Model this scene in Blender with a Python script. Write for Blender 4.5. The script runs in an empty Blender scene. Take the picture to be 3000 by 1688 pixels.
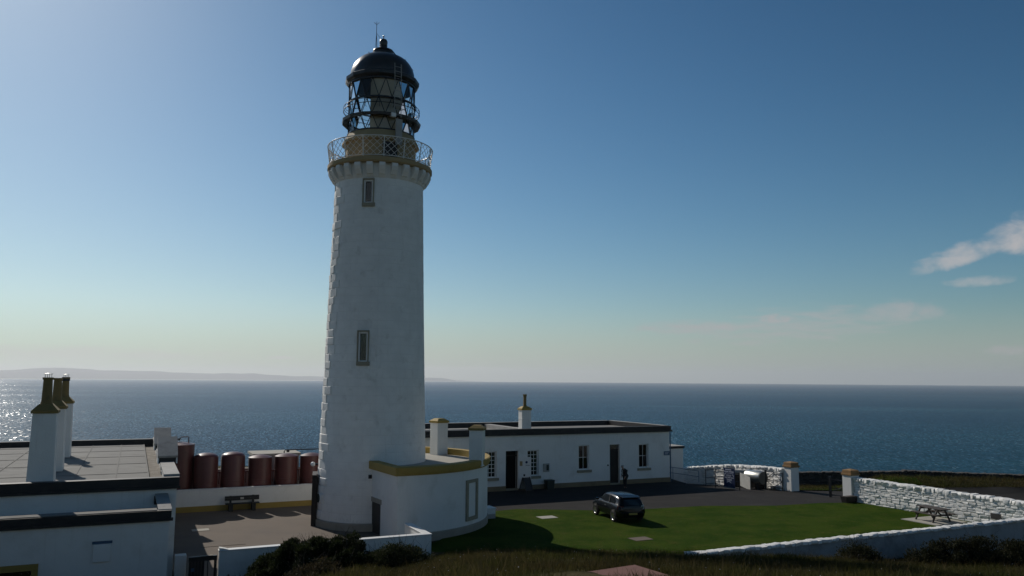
import bpy, bmesh, math, random
import numpy as np
from mathutils import Matrix, Vector, noise as mnoise

S = bpy.context.scene
COL = S.collection
R = math.radians

# ------------------------------------------------------------------ camera
PITCH, ROLL = 6.505, 0.40
cam_d = bpy.data.cameras.new('camera')
cam = bpy.data.objects.new('camera', cam_d)
COL.objects.link(cam)
cam_d.sensor_width = 36.0
cam_d.lens = 36.0 * 2354.0 / 3000.0
cam_d.clip_start = 0.2
cam_d.clip_end = 90000.0
cam.matrix_world = (Matrix.Translation((0, 0, 8.0)) @ Matrix.Rotation(R(90 + PITCH), 4, 'X')
                    @ Matrix.Rotation(R(ROLL), 4, 'Z'))
S.camera = cam

# ------------------------------------------------------------------ sun and sky
SUN_AZ, SUN_EL = -40.0, 34.4            # azimuth from +Y, negative = to the left of the view
sd = Vector((math.sin(R(SUN_AZ)) * math.cos(R(SUN_EL)), math.cos(R(SUN_AZ)) * math.cos(R(SUN_EL)), math.sin(R(SUN_EL))))
sun_d = bpy.data.lights.new('sun', 'SUN')
sun_d.energy = 5.0
sun_d.angle = R(0.53)
sun_d.color = (1.0, 0.93, 0.84)
sun = bpy.data.objects.new('sun', sun_d)
COL.objects.link(sun)
sun.rotation_euler = sd.to_track_quat('Z', 'Y').to_euler()
sun.location = sd * 100

S.view_settings.view_transform = 'Standard'
S.view_settings.look = 'None'
S.view_settings.exposure = -0.68
S.view_settings.gamma = 1.0
S.view_settings.use_curve_mapping = False
S.render.engine = 'CYCLES'
S.cycles.use_denoising = True
S.cycles.max_bounces = 6
S.cycles.diffuse_bounces = 3
S.cycles.glossy_bounces = 3
S.cycles.transparent_max_bounces = 12
S.cycles.volume_bounces = 1
S.cycles.caustics_reflective = False
S.cycles.caustics_refractive = False
S.cycles.sample_clamp_indirect = 4.0

W = bpy.data.worlds.new('World')
S.world = W
W.use_nodes = True


class NT:
    """small helper that writes node graphs"""
    def __init__(s, nt):
        s.nt = nt
        nt.nodes.clear()

    def n(s, t, **kw):
        nd = s.nt.nodes.new(t)
        for k, v in kw.items():
            setattr(nd, k, v)
        return nd

    def l(s, a, b):
        s.nt.links.new(a, b)

    def m(s, op, a, b=None, c=None, clamp=False):
        nd = s.n('ShaderNodeMath', operation=op, use_clamp=clamp)
        for i, v in enumerate((a, b, c)):
            if v is None:
                continue
            if isinstance(v, (int, float)):
                nd.inputs[i].default_value = v
            else:
                s.l(v, nd.inputs[i])
        return nd.outputs[0]

    def mix(s, f, a, b, blend='MIX'):
        nd = s.n('ShaderNodeMix', data_type='RGBA', blend_type=blend)
        for i, v in ((0, f), (6, a), (7, b)):
            if isinstance(v, (int, float)):
                nd.inputs[i].default_value = v
            elif isinstance(v, (tuple, list)):
                nd.inputs[i].default_value = (*v[:3], 1.0)
            else:
                s.l(v, nd.inputs[i])
        return nd.outputs[2]

    def rng(s, v, a, b, c=0.0, d=1.0, smooth=False):
        nd = s.n('ShaderNodeMapRange', interpolation_type='SMOOTHSTEP' if smooth else 'LINEAR')
        s.l(v, nd.inputs[0])
        for i, x in enumerate((a, b, c, d)):
            nd.inputs[i + 1].default_value = x
        return nd.outputs[0]

    def noise(s, vec, scale, detail=4.0, rough=0.55, dist=0.0, mapscale=None):
        if mapscale:
            mp = s.n('ShaderNodeMapping')
            mp.inputs['Scale'].default_value = mapscale
            s.l(vec, mp.inputs[0])
            vec = mp.outputs[0]
        nd = s.n('ShaderNodeTexNoise')
        nd.inputs['Scale'].default_value = scale
        nd.inputs['Detail'].default_value = detail
        nd.inputs['Roughness'].default_value = rough
        nd.inputs['Distortion'].default_value = dist
        s.l(vec, nd.inputs['Vector'])
        return nd.outputs['Fac']


def build_world():
    g = NT(W.node_tree)
    sky = g.n('ShaderNodeTexSky', sky_type='NISHITA')
    sky.sun_disc = False
    sky.sun_elevation = R(SUN_EL)
    sky.sun_rotation = R(SUN_AZ)
    sky.altitude = 80.0
    sky.air_density = 1.0
    sky.dust_density = 0.5
    sky.ozone_density = 3.0
    tc = g.n('ShaderNodeTexCoord')
    sep = g.n('ShaderNodeSeparateXYZ')
    g.l(tc.outputs['Generated'], sep.inputs[0])
    x, y, z = sep.outputs
    az = g.m('MULTIPLY', g.m('ARCTAN2', x, y), 180 / math.pi)
    el = g.m('MULTIPLY', g.m('ARCSINE', z), 180 / math.pi)
    cmb = g.n('ShaderNodeCombineXYZ')
    g.l(az, cmb.inputs[0]); g.l(el, cmb.inputs[1])
    vec = cmb.outputs[0]
    n1 = g.noise(vec, 0.55, 6, 0.6, 0.3, (1.0, 1.7, 1.0))
    n2 = g.noise(vec, 0.8, 5, 0.55, 0.2, (0.55, 3.2, 1.0))
    n3 = g.noise(vec, 1.6, 4, 0.55, 0.0, (1.0, 1.6, 1.0))
    # a phone camera's contrast: the clear sky graded as one tone curve, the same in every direction
    K, KD = 0.1, 0.0624
    sc = g.n('ShaderNodeVectorMath', operation='SCALE'); sc.inputs['Scale'].default_value = K
    g.l(sky.outputs[0], sc.inputs[0])
    sp = g.n('ShaderNodeSeparateXYZ'); g.l(sc.outputs[0], sp.inputs[0])
    ch = []
    for i, (A, k, p_) in enumerate(((1.45, 1.5, 2.05), (1.16, 0.72, 1.72), (1.14, 0.7, 1.85))):
        x_ = g.m('POWER', sp.outputs[i], p_)
        ch.append(g.m('DIVIDE', g.m('MULTIPLY', x_, A / KD), g.m('ADD', g.m('MULTIPLY', x_, k), 1.0)))
    cc = g.n('ShaderNodeCombineXYZ')
    for i in range(3):
        g.l(ch[i], cc.inputs[i])
    col = cc.outputs[0]

    def puff(a0, e0, wa, we, k, nz, lo, hi, slope=0.0, flat=1.0):
        da = g.m('SUBTRACT', az, a0)
        de = g.m('SUBTRACT', g.m('SUBTRACT', el, e0), g.m('MULTIPLY', da, slope))
        # flat base: lower half falls off faster
        de = g.m('MULTIPLY', de, g.m('ADD', 1.0, g.m('MULTIPLY', g.m('LESS_THAN', de, 0.0), flat)))
        q = g.m('ADD', g.m('POWER', g.m('DIVIDE', da, wa), 2.0), g.m('POWER', g.m('DIVIDE', de, we), 2.0))
        v = g.m('ADD', g.m('SUBTRACT', 1.0, q), g.m('MULTIPLY', g.m('SUBTRACT', nz, 0.5), k))
        return g.rng(v, lo, hi, 0.0, 1.0, True)

    def union(*ms):
        r = ms[0]
        for q in ms[1:]:
            r = g.m('MAXIMUM', r, q)
        return r
    cum = union(puff(34.8, 8.5, 4.4, 2.3, 2.0, n1, 0.0, 1.15, 0.0, 1.0),
                g.m('MULTIPLY', puff(29.3, 7.6, 3.1, 1.15, 2.0, n1, 0.0, 1.15, 0.28, 1.2), 0.9),
                g.m('MULTIPLY', puff(30.3, 6.2, 2.2, 0.45, 1.3, n3, 0.0, 1.3, 0.02, 0.2), 0.6))
    # cloud added outside the view to brighten and whiten light on shaded walls
    aa = g.m('ABSOLUTE', az)
    fill_cloud = g.m('MULTIPLY', g.rng(aa, 38.0, 55.0, 0, 1, True), g.m('MULTIPLY', g.rng(el, 2.5, 5.0, 0, 1, True), g.rng(el, 9.0, 22.0, 1, 0, True)))
    n4 = g.noise(vec, 0.16, 6, 0.6, 0.3, (1.0, 1.9, 1.0))
    fill_cloud = g.m('MULTIPLY', fill_cloud, g.rng(n4, 0.46, 0.62, 0, 1, True))
    band = union(puff(13.0, 3.6, 6.0, 0.75, 2.4, n2, 0.1, 1.5, 0.0, 0.3),
                 g.m('MULTIPLY', puff(20.0, 3.7, 9.5, 1.5, 3.0, n2, 0.0, 1.7, 0.07, 0.1), 0.8),
                 puff(18.2, 4.1, 1.7, 0.55, 1.8, n3, 0.1, 1.1, 0.0, 1.2),
                 g.m('MULTIPLY', puff(25.5, 4.3, 3.2, 1.1, 2.4, n1, 0.1, 1.2, 0.0, 0.8), 0.75),
                 g.m('MULTIPLY', puff(31.6, 1.9, 1.5, 0.5, 1.6, n3, 0.1, 1.1, 0.0, 0.6), 0.7))
    low = union(puff(-30.0, 1.35, 13.0, 0.75, 2.2, n2, 0.0, 1.3, 0.0, 0.5),
                puff(-16.0, 1.35, 1.2, 0.2, 1.0, n3, 0.0, 1.0),
                g.m('MULTIPLY', puff(-4.0, 0.75, 7.0, 0.22, 1.8, n2, 0.1, 1.2), 0.7))
    murk = g.m('MULTIPLY', g.rng(g.m('ABSOLUTE', el), 0.0, 5.5, 1.0, 0.0, True), 0.6)
    col = g.mix(murk, col, (5.4, 6.2, 6.6))
    out = g.mix(g.m('MULTIPLY', cum, 0.8), col, (8.2, 7.7, 7.6))
    out = g.mix(g.m('MULTIPLY', fill_cloud, 0.85), out, (8.8, 8.4, 8.2))
    out = g.mix(g.m('MULTIPLY', band, 0.75), out, (6.6, 6.4, 6.5))
    out = g.mix(g.m('MULTIPLY', low, 0.45), out, (8.6, 8.4, 8.2))
    bg = g.n('ShaderNodeBackground')
    bg.inputs['Strength'].default_value = 0.1
    g.l(out, bg.inputs['Color'])
    wo = g.n('ShaderNodeOutputWorld')
    g.l(bg.outputs[0], wo.inputs['Surface'])


build_world()

# ------------------------------------------------------------------ frame of reference
G = R(25.0)                             # all the walls share one grid, turned 25 degrees
CG, SG = math.cos(G), math.sin(G)


def xy(u, v):
    return (u * CG - v * SG, u * SG + v * CG)


def uv(x, y):
    return (x * CG + y * SG, -x * SG + y * CG)


rnd = random.Random(7)

# ------------------------------------------------------------------ mesh helpers


class MB:
    def __init__(s):
        s.v = []; s.f = []

    def add(s, verts, faces, M=None):
        o = len(s.v)
        if M is not None:
            verts = [tuple(M @ Vector(p)) for p in verts]
        s.v += [tuple(p) for p in verts]
        s.f += [tuple(i + o for i in f) for f in faces]
        return s

    def box(s, x0, x1, y0, y1, z0, z1, M=None):
        v = [(x0, y0, z0), (x1, y0, z0), (x1, y1, z0), (x0, y1, z0), (x0, y0, z1), (x1, y0, z1), (x1, y1, z1), (x0, y1, z1)]
        return s.hexa(v, M)

    def hexa(s, v, M=None):
        return s.add(v, [(3, 2, 1, 0), (4, 5, 6, 7), (0, 1, 5, 4), (1, 2, 6, 5), (2, 3, 7, 6), (3, 0, 4, 7)], M)

    def bar(s, a, b, w, d, up=(0, 0, 1), M=None):
        """rectangular bar from a to b, w wide across, d thick along up"""
        a, b = Vector(a), Vector(b)
        t = (b - a).normalized()
        upv = Vector(up)
        if abs(t.dot(upv)) > 0.98:
            upv = Vector((1, 0, 0))
        sx = t.cross(upv).normalized() * (w / 2)
        sy = sx.cross(t).normalized() * (d / 2)
        v = [a - sx - sy, a + sx - sy, a + sx + sy, a - sx + sy, b - sx - sy, b + sx - sy, b + sx + sy, b - sx + sy]
        return s.add(v, [(0, 1, 2, 3), (7, 6, 5, 4), (0, 4, 5, 1), (1, 5, 6, 2), (2, 6, 7, 3), (3, 7, 4, 0)], M)

    def tube(s, pts, r, n=8, M=None):
        pts = [Vector(p) for p in pts]
        rs = r if isinstance(r, (list, tuple)) else [r] * len(pts)
        vs, fs = [], []
        prev = None
        for i, p in enumerate(pts):
            t = (pts[min(i + 1, len(pts) - 1)] - pts[max(i - 1, 0)]).normalized()
            ref = prev if prev is not None else (Vector((0, 0, 1)) if abs(t.z) < 0.9 else Vector((1, 0, 0)))
            a = (ref - t * ref.dot(t)).normalized()
            prev = a
            b = t.cross(a)
            for k in range(n):
                th = 2 * math.pi * k / n
                vs.append(p + (a * math.cos(th) + b * math.sin(th)) * rs[i])
        for i in range(len(pts) - 1):
            for k in range(n):
                k2 = (k + 1) % n
                fs.append((i * n + k, i * n + k2, (i + 1) * n + k2, (i + 1) * n + k))
        fs.append(tuple(reversed(range(n))))
        fs.append(tuple((len(pts) - 1) * n + k for k in range(n)))
        return s.add(vs, fs, M)

    def lathe(s, prof, n=48, a0=0.0, a1=2 * math.pi, M=None, close=False):
        full = abs(a1 - a0 - 2 * math.pi) < 1e-6
        cols = n if full else n + 1
        vs, fs = [], []
        for k in range(cols):
            th = a0 + (a1 - a0) * k / n
            for (r, z) in prof:
                vs.append((r * math.cos(th), r * math.sin(th), z))
        m = len(prof)
        for k in range(n):
            k2 = (k + 1) % cols
            rng_ = range(m) if close else range(m - 1)
            for i in rng_:
                j = (i + 1) % m
                fs.append((k * m + i, k2 * m + i, k2 * m + j, k * m + j))
        if not full and close:
            fs.append(tuple(range(m)))
            fs.append(tuple(n * m + i for i in reversed(range(m))))
        return s.add(vs, fs, M)

    def prism(s, poly, z0, z1, M=None):
        n = len(poly)
        v = [(p[0], p[1], z0) for p in poly] + [(p[0], p[1], z1) for p in poly]
        f = [tuple(reversed(range(n))), tuple(range(n, 2 * n))]
        f += [(i, (i + 1) % n, n + (i + 1) % n, n + i) for i in range(n)]
        return s.add(v, f, M)

    def ball(s, c, r, n=12, m=8, sc=(1, 1, 1), M=None):
        vs, fs = [], []
        for i in range(m + 1):
            ph = math.pi * i / m
            for k in range(n):
                th = 2 * math.pi * k / n
                vs.append((c[0] + r * sc[0] * math.sin(ph) * math.cos(th), c[1] + r * sc[1] * math.sin(ph) * math.sin(th), c[2] + r * sc[2] * math.cos(ph)))
        for i in range(m):
            for k in range(n):
                k2 = (k + 1) % n
                fs.append((i * n + k, (i + 1) * n + k, (i + 1) * n + k2, i * n + k2))
        return s.add(vs, fs, M)

    def mesh(s, name, mat=None, smooth=False):
        me = bpy.data.meshes.new(name)
        me.from_pydata(s.v, [], s.f)
        bm = bmesh.new(); bm.from_mesh(me)
        bmesh.ops.remove_doubles(bm, verts=bm.verts, dist=1e-5)
        bmesh.ops.recalc_face_normals(bm, faces=bm.faces)
        bm.to_mesh(me); bm.free()
        if mat:
            me.materials.append(mat)
        if smooth is not False:
            me.polygons.foreach_set('use_smooth', [True] * len(me.polygons))
            if smooth is not True:
                me.set_sharp_from_angle(angle=R(smooth))
        return me

    def build(s, name, mat, parent=None, smooth=False, bevel=0.0, loc=None, rz=None, kind=None, label=None):
        o = bpy.data.objects.new(name, s.mesh(name, mat, smooth))
        return link(o, parent, loc, rz, kind, label, bevel)


def link(o, parent=None, loc=None, rz=None, kind=None, label=None, bevel=0.0):
    COL.objects.link(o)
    if parent is not None:
        o.parent = parent
    if loc is not None:
        o.location = loc
    if rz is not None:
        o.rotation_euler = (0, 0, rz)
    if kind:
        o['kind'] = kind
    if label:
        o['label'] = label
    if bevel:
        b = o.modifiers.new('bevel', 'BEVEL')
        b.width = bevel; b.segments = 2; b.limit_method = 'ANGLE'; b.angle_limit = R(40)
    return o


def put(me, name, parent, M):
    """one more object that shares the mesh ME, placed by the local matrix M"""
    o = bpy.data.objects.new(name, me)
    COL.objects.link(o)
    o.parent = parent
    o.matrix_local = M
    return o


def thing(name, label, cat, loc=(0, 0, 0), rz=0.0, group=None):
    o = bpy.data.objects.new(name, None)
    o.empty_display_size = 0.3
    COL.objects.link(o)
    o.location = loc; o.rotation_euler = (0, 0, rz)
    o['label'] = label; o['category'] = cat
    if group:
        o['group'] = group
    return o


def gthing(name, label, cat, u, v, z=0.0, rz=0.0, group=None):
    """a thing on the wall grid: local x runs along u, local y along v"""
    p = xy(u, v)
    return thing(name, label, cat, (p[0], p[1], z), G + rz, group)


def tag(o, label, cat, group=None):
    o['label'] = label; o['category'] = cat
    if group:
        o['group'] = group
    return o


def copy_tree(o, parent=None):
    c = o.copy()
    COL.objects.link(c)
    if parent is not None:
        c.parent = parent
    for ch in [k for k in o.children]:
        copy_tree(ch, c)
    return c


# ------------------------------------------------------------------ materials


def mat(name, col, rough=0.75, var=0.12, vscale=1.5, bump=0.0, bscale=30.0, metal=0.0, spec=0.5, tint=None, tscale=0.6,
        tlo=0.5, thi=0.7, tamt=0.6, streak=0.0, streak_col=(0.3, 0.27, 0.22), coat=0.0, fine=0.0):
    m = bpy.data.materials.new(name)
    m.use_nodes = True
    g = NT(m.node_tree)
    ge = g.n('ShaderNodeNewGeometry')
    pos = ge.outputs['Position']
    b = g.n('ShaderNodeBsdfPrincipled')
    c = None
    n1 = g.noise(pos, vscale, 5)
    f = g.rng(n1, 0.25, 0.75, 1.0 - var, 1.0 + var)
    vm = g.n('ShaderNodeVectorMath', operation='SCALE')
    vm.inputs[0].default_value = col[:3]
    g.l(f, vm.inputs['Scale'])
    c = vm.outputs[0]
    if fine:
        n4 = g.noise(pos, 45.0, 3, 0.7)
        vm2 = g.n('ShaderNodeVectorMath', operation='SCALE')
        g.l(c, vm2.inputs[0]); g.l(g.rng(n4, 0.3, 0.7, 1 - fine, 1 + fine), vm2.inputs['Scale'])
        c = vm2.outputs[0]
    if tint:
        n2 = g.noise(pos, tscale, 6, 0.6)
        c = g.mix(g.m('MULTIPLY', g.rng(n2, tlo, thi, 0, 1, True), tamt), c, tint)
    if streak:
        n3 = g.noise(pos, 1.0, 5, 0.6, 0.0, (5.0, 5.0, 0.35))
        c = g.mix(g.m('MULTIPLY', g.rng(n3, 0.55, 0.8, 0, 1, True), streak), c, streak_col)
    g.l(c, b.inputs['Base Color'])
    b.inputs['Roughness'].default_value = rough
    b.inputs['Metallic'].default_value = metal
    b.inputs['Specular IOR Level'].default_value = spec
    if coat:
        b.inputs['Coat Weight'].default_value = coat
        b.inputs['Coat Roughness'].default_value = 0.04
    if bump:
        bp = g.n('ShaderNodeBump')
        bp.inputs['Strength'].default_value = 1.0
        bp.inputs['Distance'].default_value = bump
        g.l(g.noise(pos, bscale, 5, 0.6), bp.inputs['Height'])
        g.l(bp.outputs[0], b.inputs['Normal'])
    o = g.n('ShaderNodeOutputMaterial')
    g.l(b.outputs[0], o.inputs['Surface'])
    return m


def glass_mat(name, tint=(0.75, 0.85, 0.85), refl=1.0):
    m = bpy.data.materials.new(name)
    m.use_nodes = True
    g = NT(m.node_tree)
    tr = g.n('ShaderNodeBsdfTransparent'); tr.inputs[0].default_value = (*tint, 1)
    gl = g.n('ShaderNodeBsdfGlossy'); gl.inputs['Roughness'].default_value = 0.03
    gl.inputs['Color'].default_value = (refl, refl, refl, 1)
    fr = g.n('ShaderNodeFresnel'); fr.inputs[0].default_value = 1.5
    mx = g.n('ShaderNodeMixShader')
    g.l(fr.outputs[0], mx.inputs[0]); g.l(tr.outputs[0], mx.inputs[1]); g.l(gl.outputs[0], mx.inputs[2])
    o = g.n('ShaderNodeOutputMaterial'); g.l(mx.outputs[0], o.inputs['Surface'])
    return m


M = {}
M['white'] = mat('white_render', (0.78, 0.77, 0.735), 0.85, 0.06, 0.6, 0.010, 16, streak=0.26, streak_col=(0.46, 0.42, 0.35), tint=(0.56, 0.54, 0.48), tscale=0.9, tlo=0.52, thi=0.75, tamt=0.45, fine=0.04)
M['white_stone'] = mat('white_stone', (0.83, 0.82, 0.785), 0.85, 0.07, 1.3, 0.010, 24, streak=0.2, streak_col=(0.45, 0.42, 0.36), tint=(0.42, 0.40, 0.35), tscale=1.7, tlo=0.55, thi=0.75, tamt=0.35)
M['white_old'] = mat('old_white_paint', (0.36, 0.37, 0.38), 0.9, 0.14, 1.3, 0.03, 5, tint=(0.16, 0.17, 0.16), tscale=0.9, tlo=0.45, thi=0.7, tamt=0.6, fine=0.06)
M['white_joint'] = mat('white_joint', (0.76, 0.75, 0.72), 0.9, 0.1, 3.0, 0.01, 30)
M['white_smooth'] = mat('white_paint', (0.78, 0.78, 0.76), 0.5, 0.04, 1.5)
M['black_band'] = mat('black_paint', (0.012, 0.012, 0.013), 0.62, 0.35, 1.2, 0.003, 12, tint=(0.04, 0.035, 0.03), tscale=2.0, tamt=0.5)
M['roof'] = mat('grey_roofing', (0.19, 0.185, 0.17), 0.9, 0.14, 0.9, 0.004, 18, tint=(0.10, 0.098, 0.092), tscale=0.8, tlo=0.52, thi=0.7, tamt=0.65, fine=0.06)
M['gutter'] = mat('gutter_lining', (0.16, 0.14, 0.11), 0.9, 0.3, 2.5, 0.01, 20, tint=(0.32, 0.31, 0.28), tscale=2.5)
M['cope'] = mat('weathered_concrete', (0.36, 0.35, 0.33), 0.88, 0.14, 2.0, 0.004, 20, tint=(0.2, 0.2, 0.19), tscale=1.6, tamt=0.5, fine=0.05)
M['pot'] = mat('ochre_clay', (0.21, 0.15, 0.055), 0.85, 0.12, 3.0, 0.004, 25, tint=(0.12, 0.095, 0.045), tscale=3.0, tamt=0.6)
M['ochre'] = mat('ochre_paint', (0.34, 0.235, 0.055), 0.75, 0.10, 1.5, 0.003, 25, streak=0.3, streak_col=(0.18, 0.13, 0.05))
M['ochre_old'] = mat('mossy_ochre', (0.24, 0.17, 0.055), 0.85, 0.2, 3.0, 0.006, 25, tint=(0.10, 0.10, 0.045), tscale=3.0, tamt=0.7)
M['buff'] = mat('buff_stone_paint', (0.36, 0.27, 0.14), 0.8, 0.08, 1.5, 0.004, 25)
M['plinth_grey'] = mat('grey_brown_plinth', (0.32, 0.29, 0.24), 0.85, 0.12, 1.5, 0.006, 25, streak=0.3, streak_col=(0.2, 0.18, 0.13))
M['plinth'] = mat('tan_plinth', (0.22, 0.17, 0.10), 0.85, 0.15, 1.5, 0.006, 25)
M['sill'] = mat('stone_sill', (0.30, 0.27, 0.20), 0.85, 0.1, 3.0, 0.004, 25)
M['iron'] = mat('black_iron', (0.012, 0.014, 0.017), 0.42, 0.25, 4.0)
M['dome'] = mat('dark_dome_metal', (0.030, 0.027, 0.024), 0.30, 0.3, 2.5, 0.003, 6, spec=0.55, tint=(0.07, 0.05, 0.035), tscale=2.0, tamt=0.6)
M['rail'] = mat('white_iron', (0.72, 0.70, 0.66), 0.32, 0.1, 5.0)
M['cap'] = mat('brown_cap_paint', (0.27, 0.155, 0.06), 0.8, 0.14, 2.0, 0.003, 25)
M['blank'] = mat('buff_lantern_panel', (0.52, 0.41, 0.27), 0.7, 0.08, 1.0)
M['door'] = mat('black_door', (0.014, 0.012, 0.011), 0.55, 0.25, 2.0)
M['brown_door'] = mat('brown_door', (0.016, 0.011, 0.008), 0.7, 0.2, 2.0)
M['interior'] = mat('dark_interior', (0.03, 0.03, 0.032), 0.9, 0.2, 1.0)
M['pane'] = glass_mat('window_glass', (0.55, 0.62, 0.62))
M['lantern_pane'] = glass_mat('lantern_glass', (0.93, 0.96, 0.95))
M['tank'] = mat('oxide_red_paint', (0.095, 0.026, 0.022), 0.42, 0.22, 1.4, 0.002, 12, tint=(0.05, 0.022, 0.018), tscale=1.2, tamt=0.6, streak=0.4, streak_col=(0.16, 0.05, 0.035))
M['conc'] = mat('yard_concrete', (0.125, 0.096, 0.071), 0.9, 0.10, 0.5, 0.005, 16, tint=(0.078, 0.065, 0.055), tscale=0.45, tlo=0.45, thi=0.75, tamt=0.6, fine=0.08)
M['conc_light'] = mat('pale_concrete', (0.38, 0.36, 0.31), 0.9, 0.12, 2.0, 0.004, 20)
M['asphalt'] = mat('asphalt', (0.030, 0.029, 0.028), 0.95, 0.16, 0.7, 0.01, 40, tint=(0.046, 0.043, 0.040), tscale=0.35, tamt=0.5, fine=0.12, spec=0.12)
M['red_slab'] = mat('red_concrete', (0.16, 0.072, 0.055), 0.9, 0.14, 2.0, 0.01, 25, fine=0.1)
M['wood'] = mat('dark_weathered_wood', (0.060, 0.048, 0.040), 0.75, 0.2, 6.0, 0.004, 30)
M['bench'] = mat('bench_board', (0.020, 0.022, 0.020), 0.65, 0.2, 6.0)
M['car'] = mat('black_car_paint', (0.002, 0.0035, 0.005), 0.20, 0.05, 2.0, spec=0.28, coat=0.12)
M['car_glass'] = mat('dark_car_glass', (0.004, 0.005, 0.006), 0.05, 0.0)
M['car_trim'] = mat('black_plastic', (0.008, 0.008, 0.008), 0.6, 0.1)
M['tyre'] = mat('rubber', (0.014, 0.014, 0.014), 0.8, 0.1)
M['alloy'] = mat('alloy_metal', (0.60, 0.60, 0.60), 0.28, 0.05, metal=1.0)
M['lamp_red'] = mat('red_lamp_lens', (0.12, 0.01, 0.01), 0.15, 0.1)
M['lamp_clear'] = mat('clear_lamp_lens', (0.55, 0.56, 0.58), 0.12, 0.1)
M['plate'] = mat('yellow_plate', (0.34, 0.24, 0.05), 0.5, 0.05)
M['steel'] = mat('galvanised_steel', (0.50, 0.50, 0.46), 0.36, 0.12, 3.0, metal=0.85)
M['steel_dull'] = mat('dull_tank_end', (0.10, 0.10, 0.085), 0.6, 0.2, 3.0)
M['blue'] = mat('navy_sign', (0.010, 0.026, 0.085), 0.5, 0.08)
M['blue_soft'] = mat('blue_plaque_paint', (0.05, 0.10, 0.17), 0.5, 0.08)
M['print'] = mat('white_print', (0.55, 0.58, 0.66), 0.6, 0.25, 12.0)
M['board'] = mat('pale_board', (0.34, 0.34, 0.32), 0.7, 0.12, 3.0)
M['bin'] = mat('green_bin', (0.008, 0.022, 0.018), 0.55, 0.15)
M['dry'] = mat('dark_field_stone', (0.050, 0.046, 0.042), 0.9, 0.35, 3.0, 0.015, 18, tint=(0.12, 0.115, 0.10), tscale=2.5, tamt=0.4)
M['skin'] = mat('skin', (0.40, 0.24, 0.17), 0.6, 0.05)
M['hair'] = mat('grey_hair', (0.35, 0.33, 0.31), 0.7, 0.1)
M['jacket'] = mat('dark_jacket', (0.008, 0.009, 0.012), 0.8, 0.2, 6.0)
M['trousers'] = mat('dark_trousers', (0.014, 0.014, 0.015), 0.85, 0.2, 6.0)
M['shirt'] = mat('pale_shirt', (0.48, 0.48, 0.46), 0.8, 0.1, 6.0)
M['shoe'] = mat('black_shoe', (0.008, 0.007, 0.006), 0.5, 0.1)
M['bark'] = mat('shrub_stem', (0.045, 0.035, 0.025), 0.9, 0.2, 6.0)
M['hill'] = mat('distant_hill', (0.07, 0.075, 0.05), 1.0, 0.2, 0.0012)
M['lamp_white'] = mat('white_lamp_globe', (0.8, 0.8, 0.78), 0.25, 0.02)


def leaf_mat(name, trans=0.45, rough=0.6):
    m = bpy.data.materials.new(name)
    m.use_nodes = True
    g = NT(m.node_tree)
    at = g.n('ShaderNodeAttribute'); at.attribute_name = 'Col'
    b = g.n('ShaderNodeBsdfPrincipled')
    b.inputs['Roughness'].default_value = rough
    b.inputs['Specular IOR Level'].default_value = 0.04
    g.l(at.outputs['Color'], b.inputs['Base Color'])
    t = g.n('ShaderNodeBsdfTranslucent')
    g.l(at.outputs['Color'], t.inputs['Color'])
    mx = g.n('ShaderNodeMixShader'); mx.inputs[0].default_value = trans
    g.l(b.outputs[0], mx.inputs[1]); g.l(t.outputs[0], mx.inputs[2])
    o = g.n('ShaderNodeOutputMaterial'); g.l(mx.outputs[0], o.inputs['Surface'])
    return m


M['blade'] = leaf_mat('grass_blade', 0.5)
M['leaf'] = leaf_mat('shrub_leaf', 0.25)


def ground_mat(name, c1, c2, c3, s1, s2, bump, bs, fine=0.15):
    m = bpy.data.materials.new(name)
    m.use_nodes = True
    g = NT(m.node_tree)
    pos = g.n('ShaderNodeNewGeometry').outputs['Position']
    a = g.noise(pos, s1, 5, 0.6)
    b_ = g.noise(pos, s2, 5, 0.65)
    f_ = g.noise(pos, 9.0, 4, 0.7)
    c = g.mix(g.rng(a, 0.38, 0.62, 0, 1, True), c1, c2)
    c = g.mix(g.m('MULTIPLY', g.rng(b_, 0.5, 0.72, 0, 1, True), 0.8), c, c3)
    vm = g.n('ShaderNodeVectorMath', operation='SCALE')
    g.l(c, vm.inputs[0]); g.l(g.rng(f_, 0.3, 0.7, 1 - fine, 1 + fine), vm.inputs['Scale'])
    p = g.n('ShaderNodeBsdfPrincipled')
    p.inputs['Roughness'].default_value = 0.95
    p.inputs['Specular IOR Level'].default_value = 0.03
    g.l(vm.outputs[0], p.inputs['Base Color'])
    bp = g.n('ShaderNodeBump'); bp.inputs['Distance'].default_value = bump
    g.l(g.noise(pos, bs, 4, 0.7), bp.inputs['Height']); g.l(bp.outputs[0], p.inputs['Normal'])
    o = g.n('ShaderNodeOutputMaterial'); g.l(p.outputs[0], o.inputs['Surface'])
    return m


M['ground'] = ground_mat('rough_ground', (0.050, 0.050, 0.018), (0.075, 0.062, 0.030), (0.040, 0.032, 0.020), 0.25, 0.9, 0.15, 3.0, 0.3)
M['lawn'] = ground_mat('mown_lawn', (0.024, 0.052, 0.003), (0.042, 0.068, 0.006), (0.062, 0.066, 0.012), 0.45, 1.3, 0.05, 9.0, 0.3)


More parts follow.
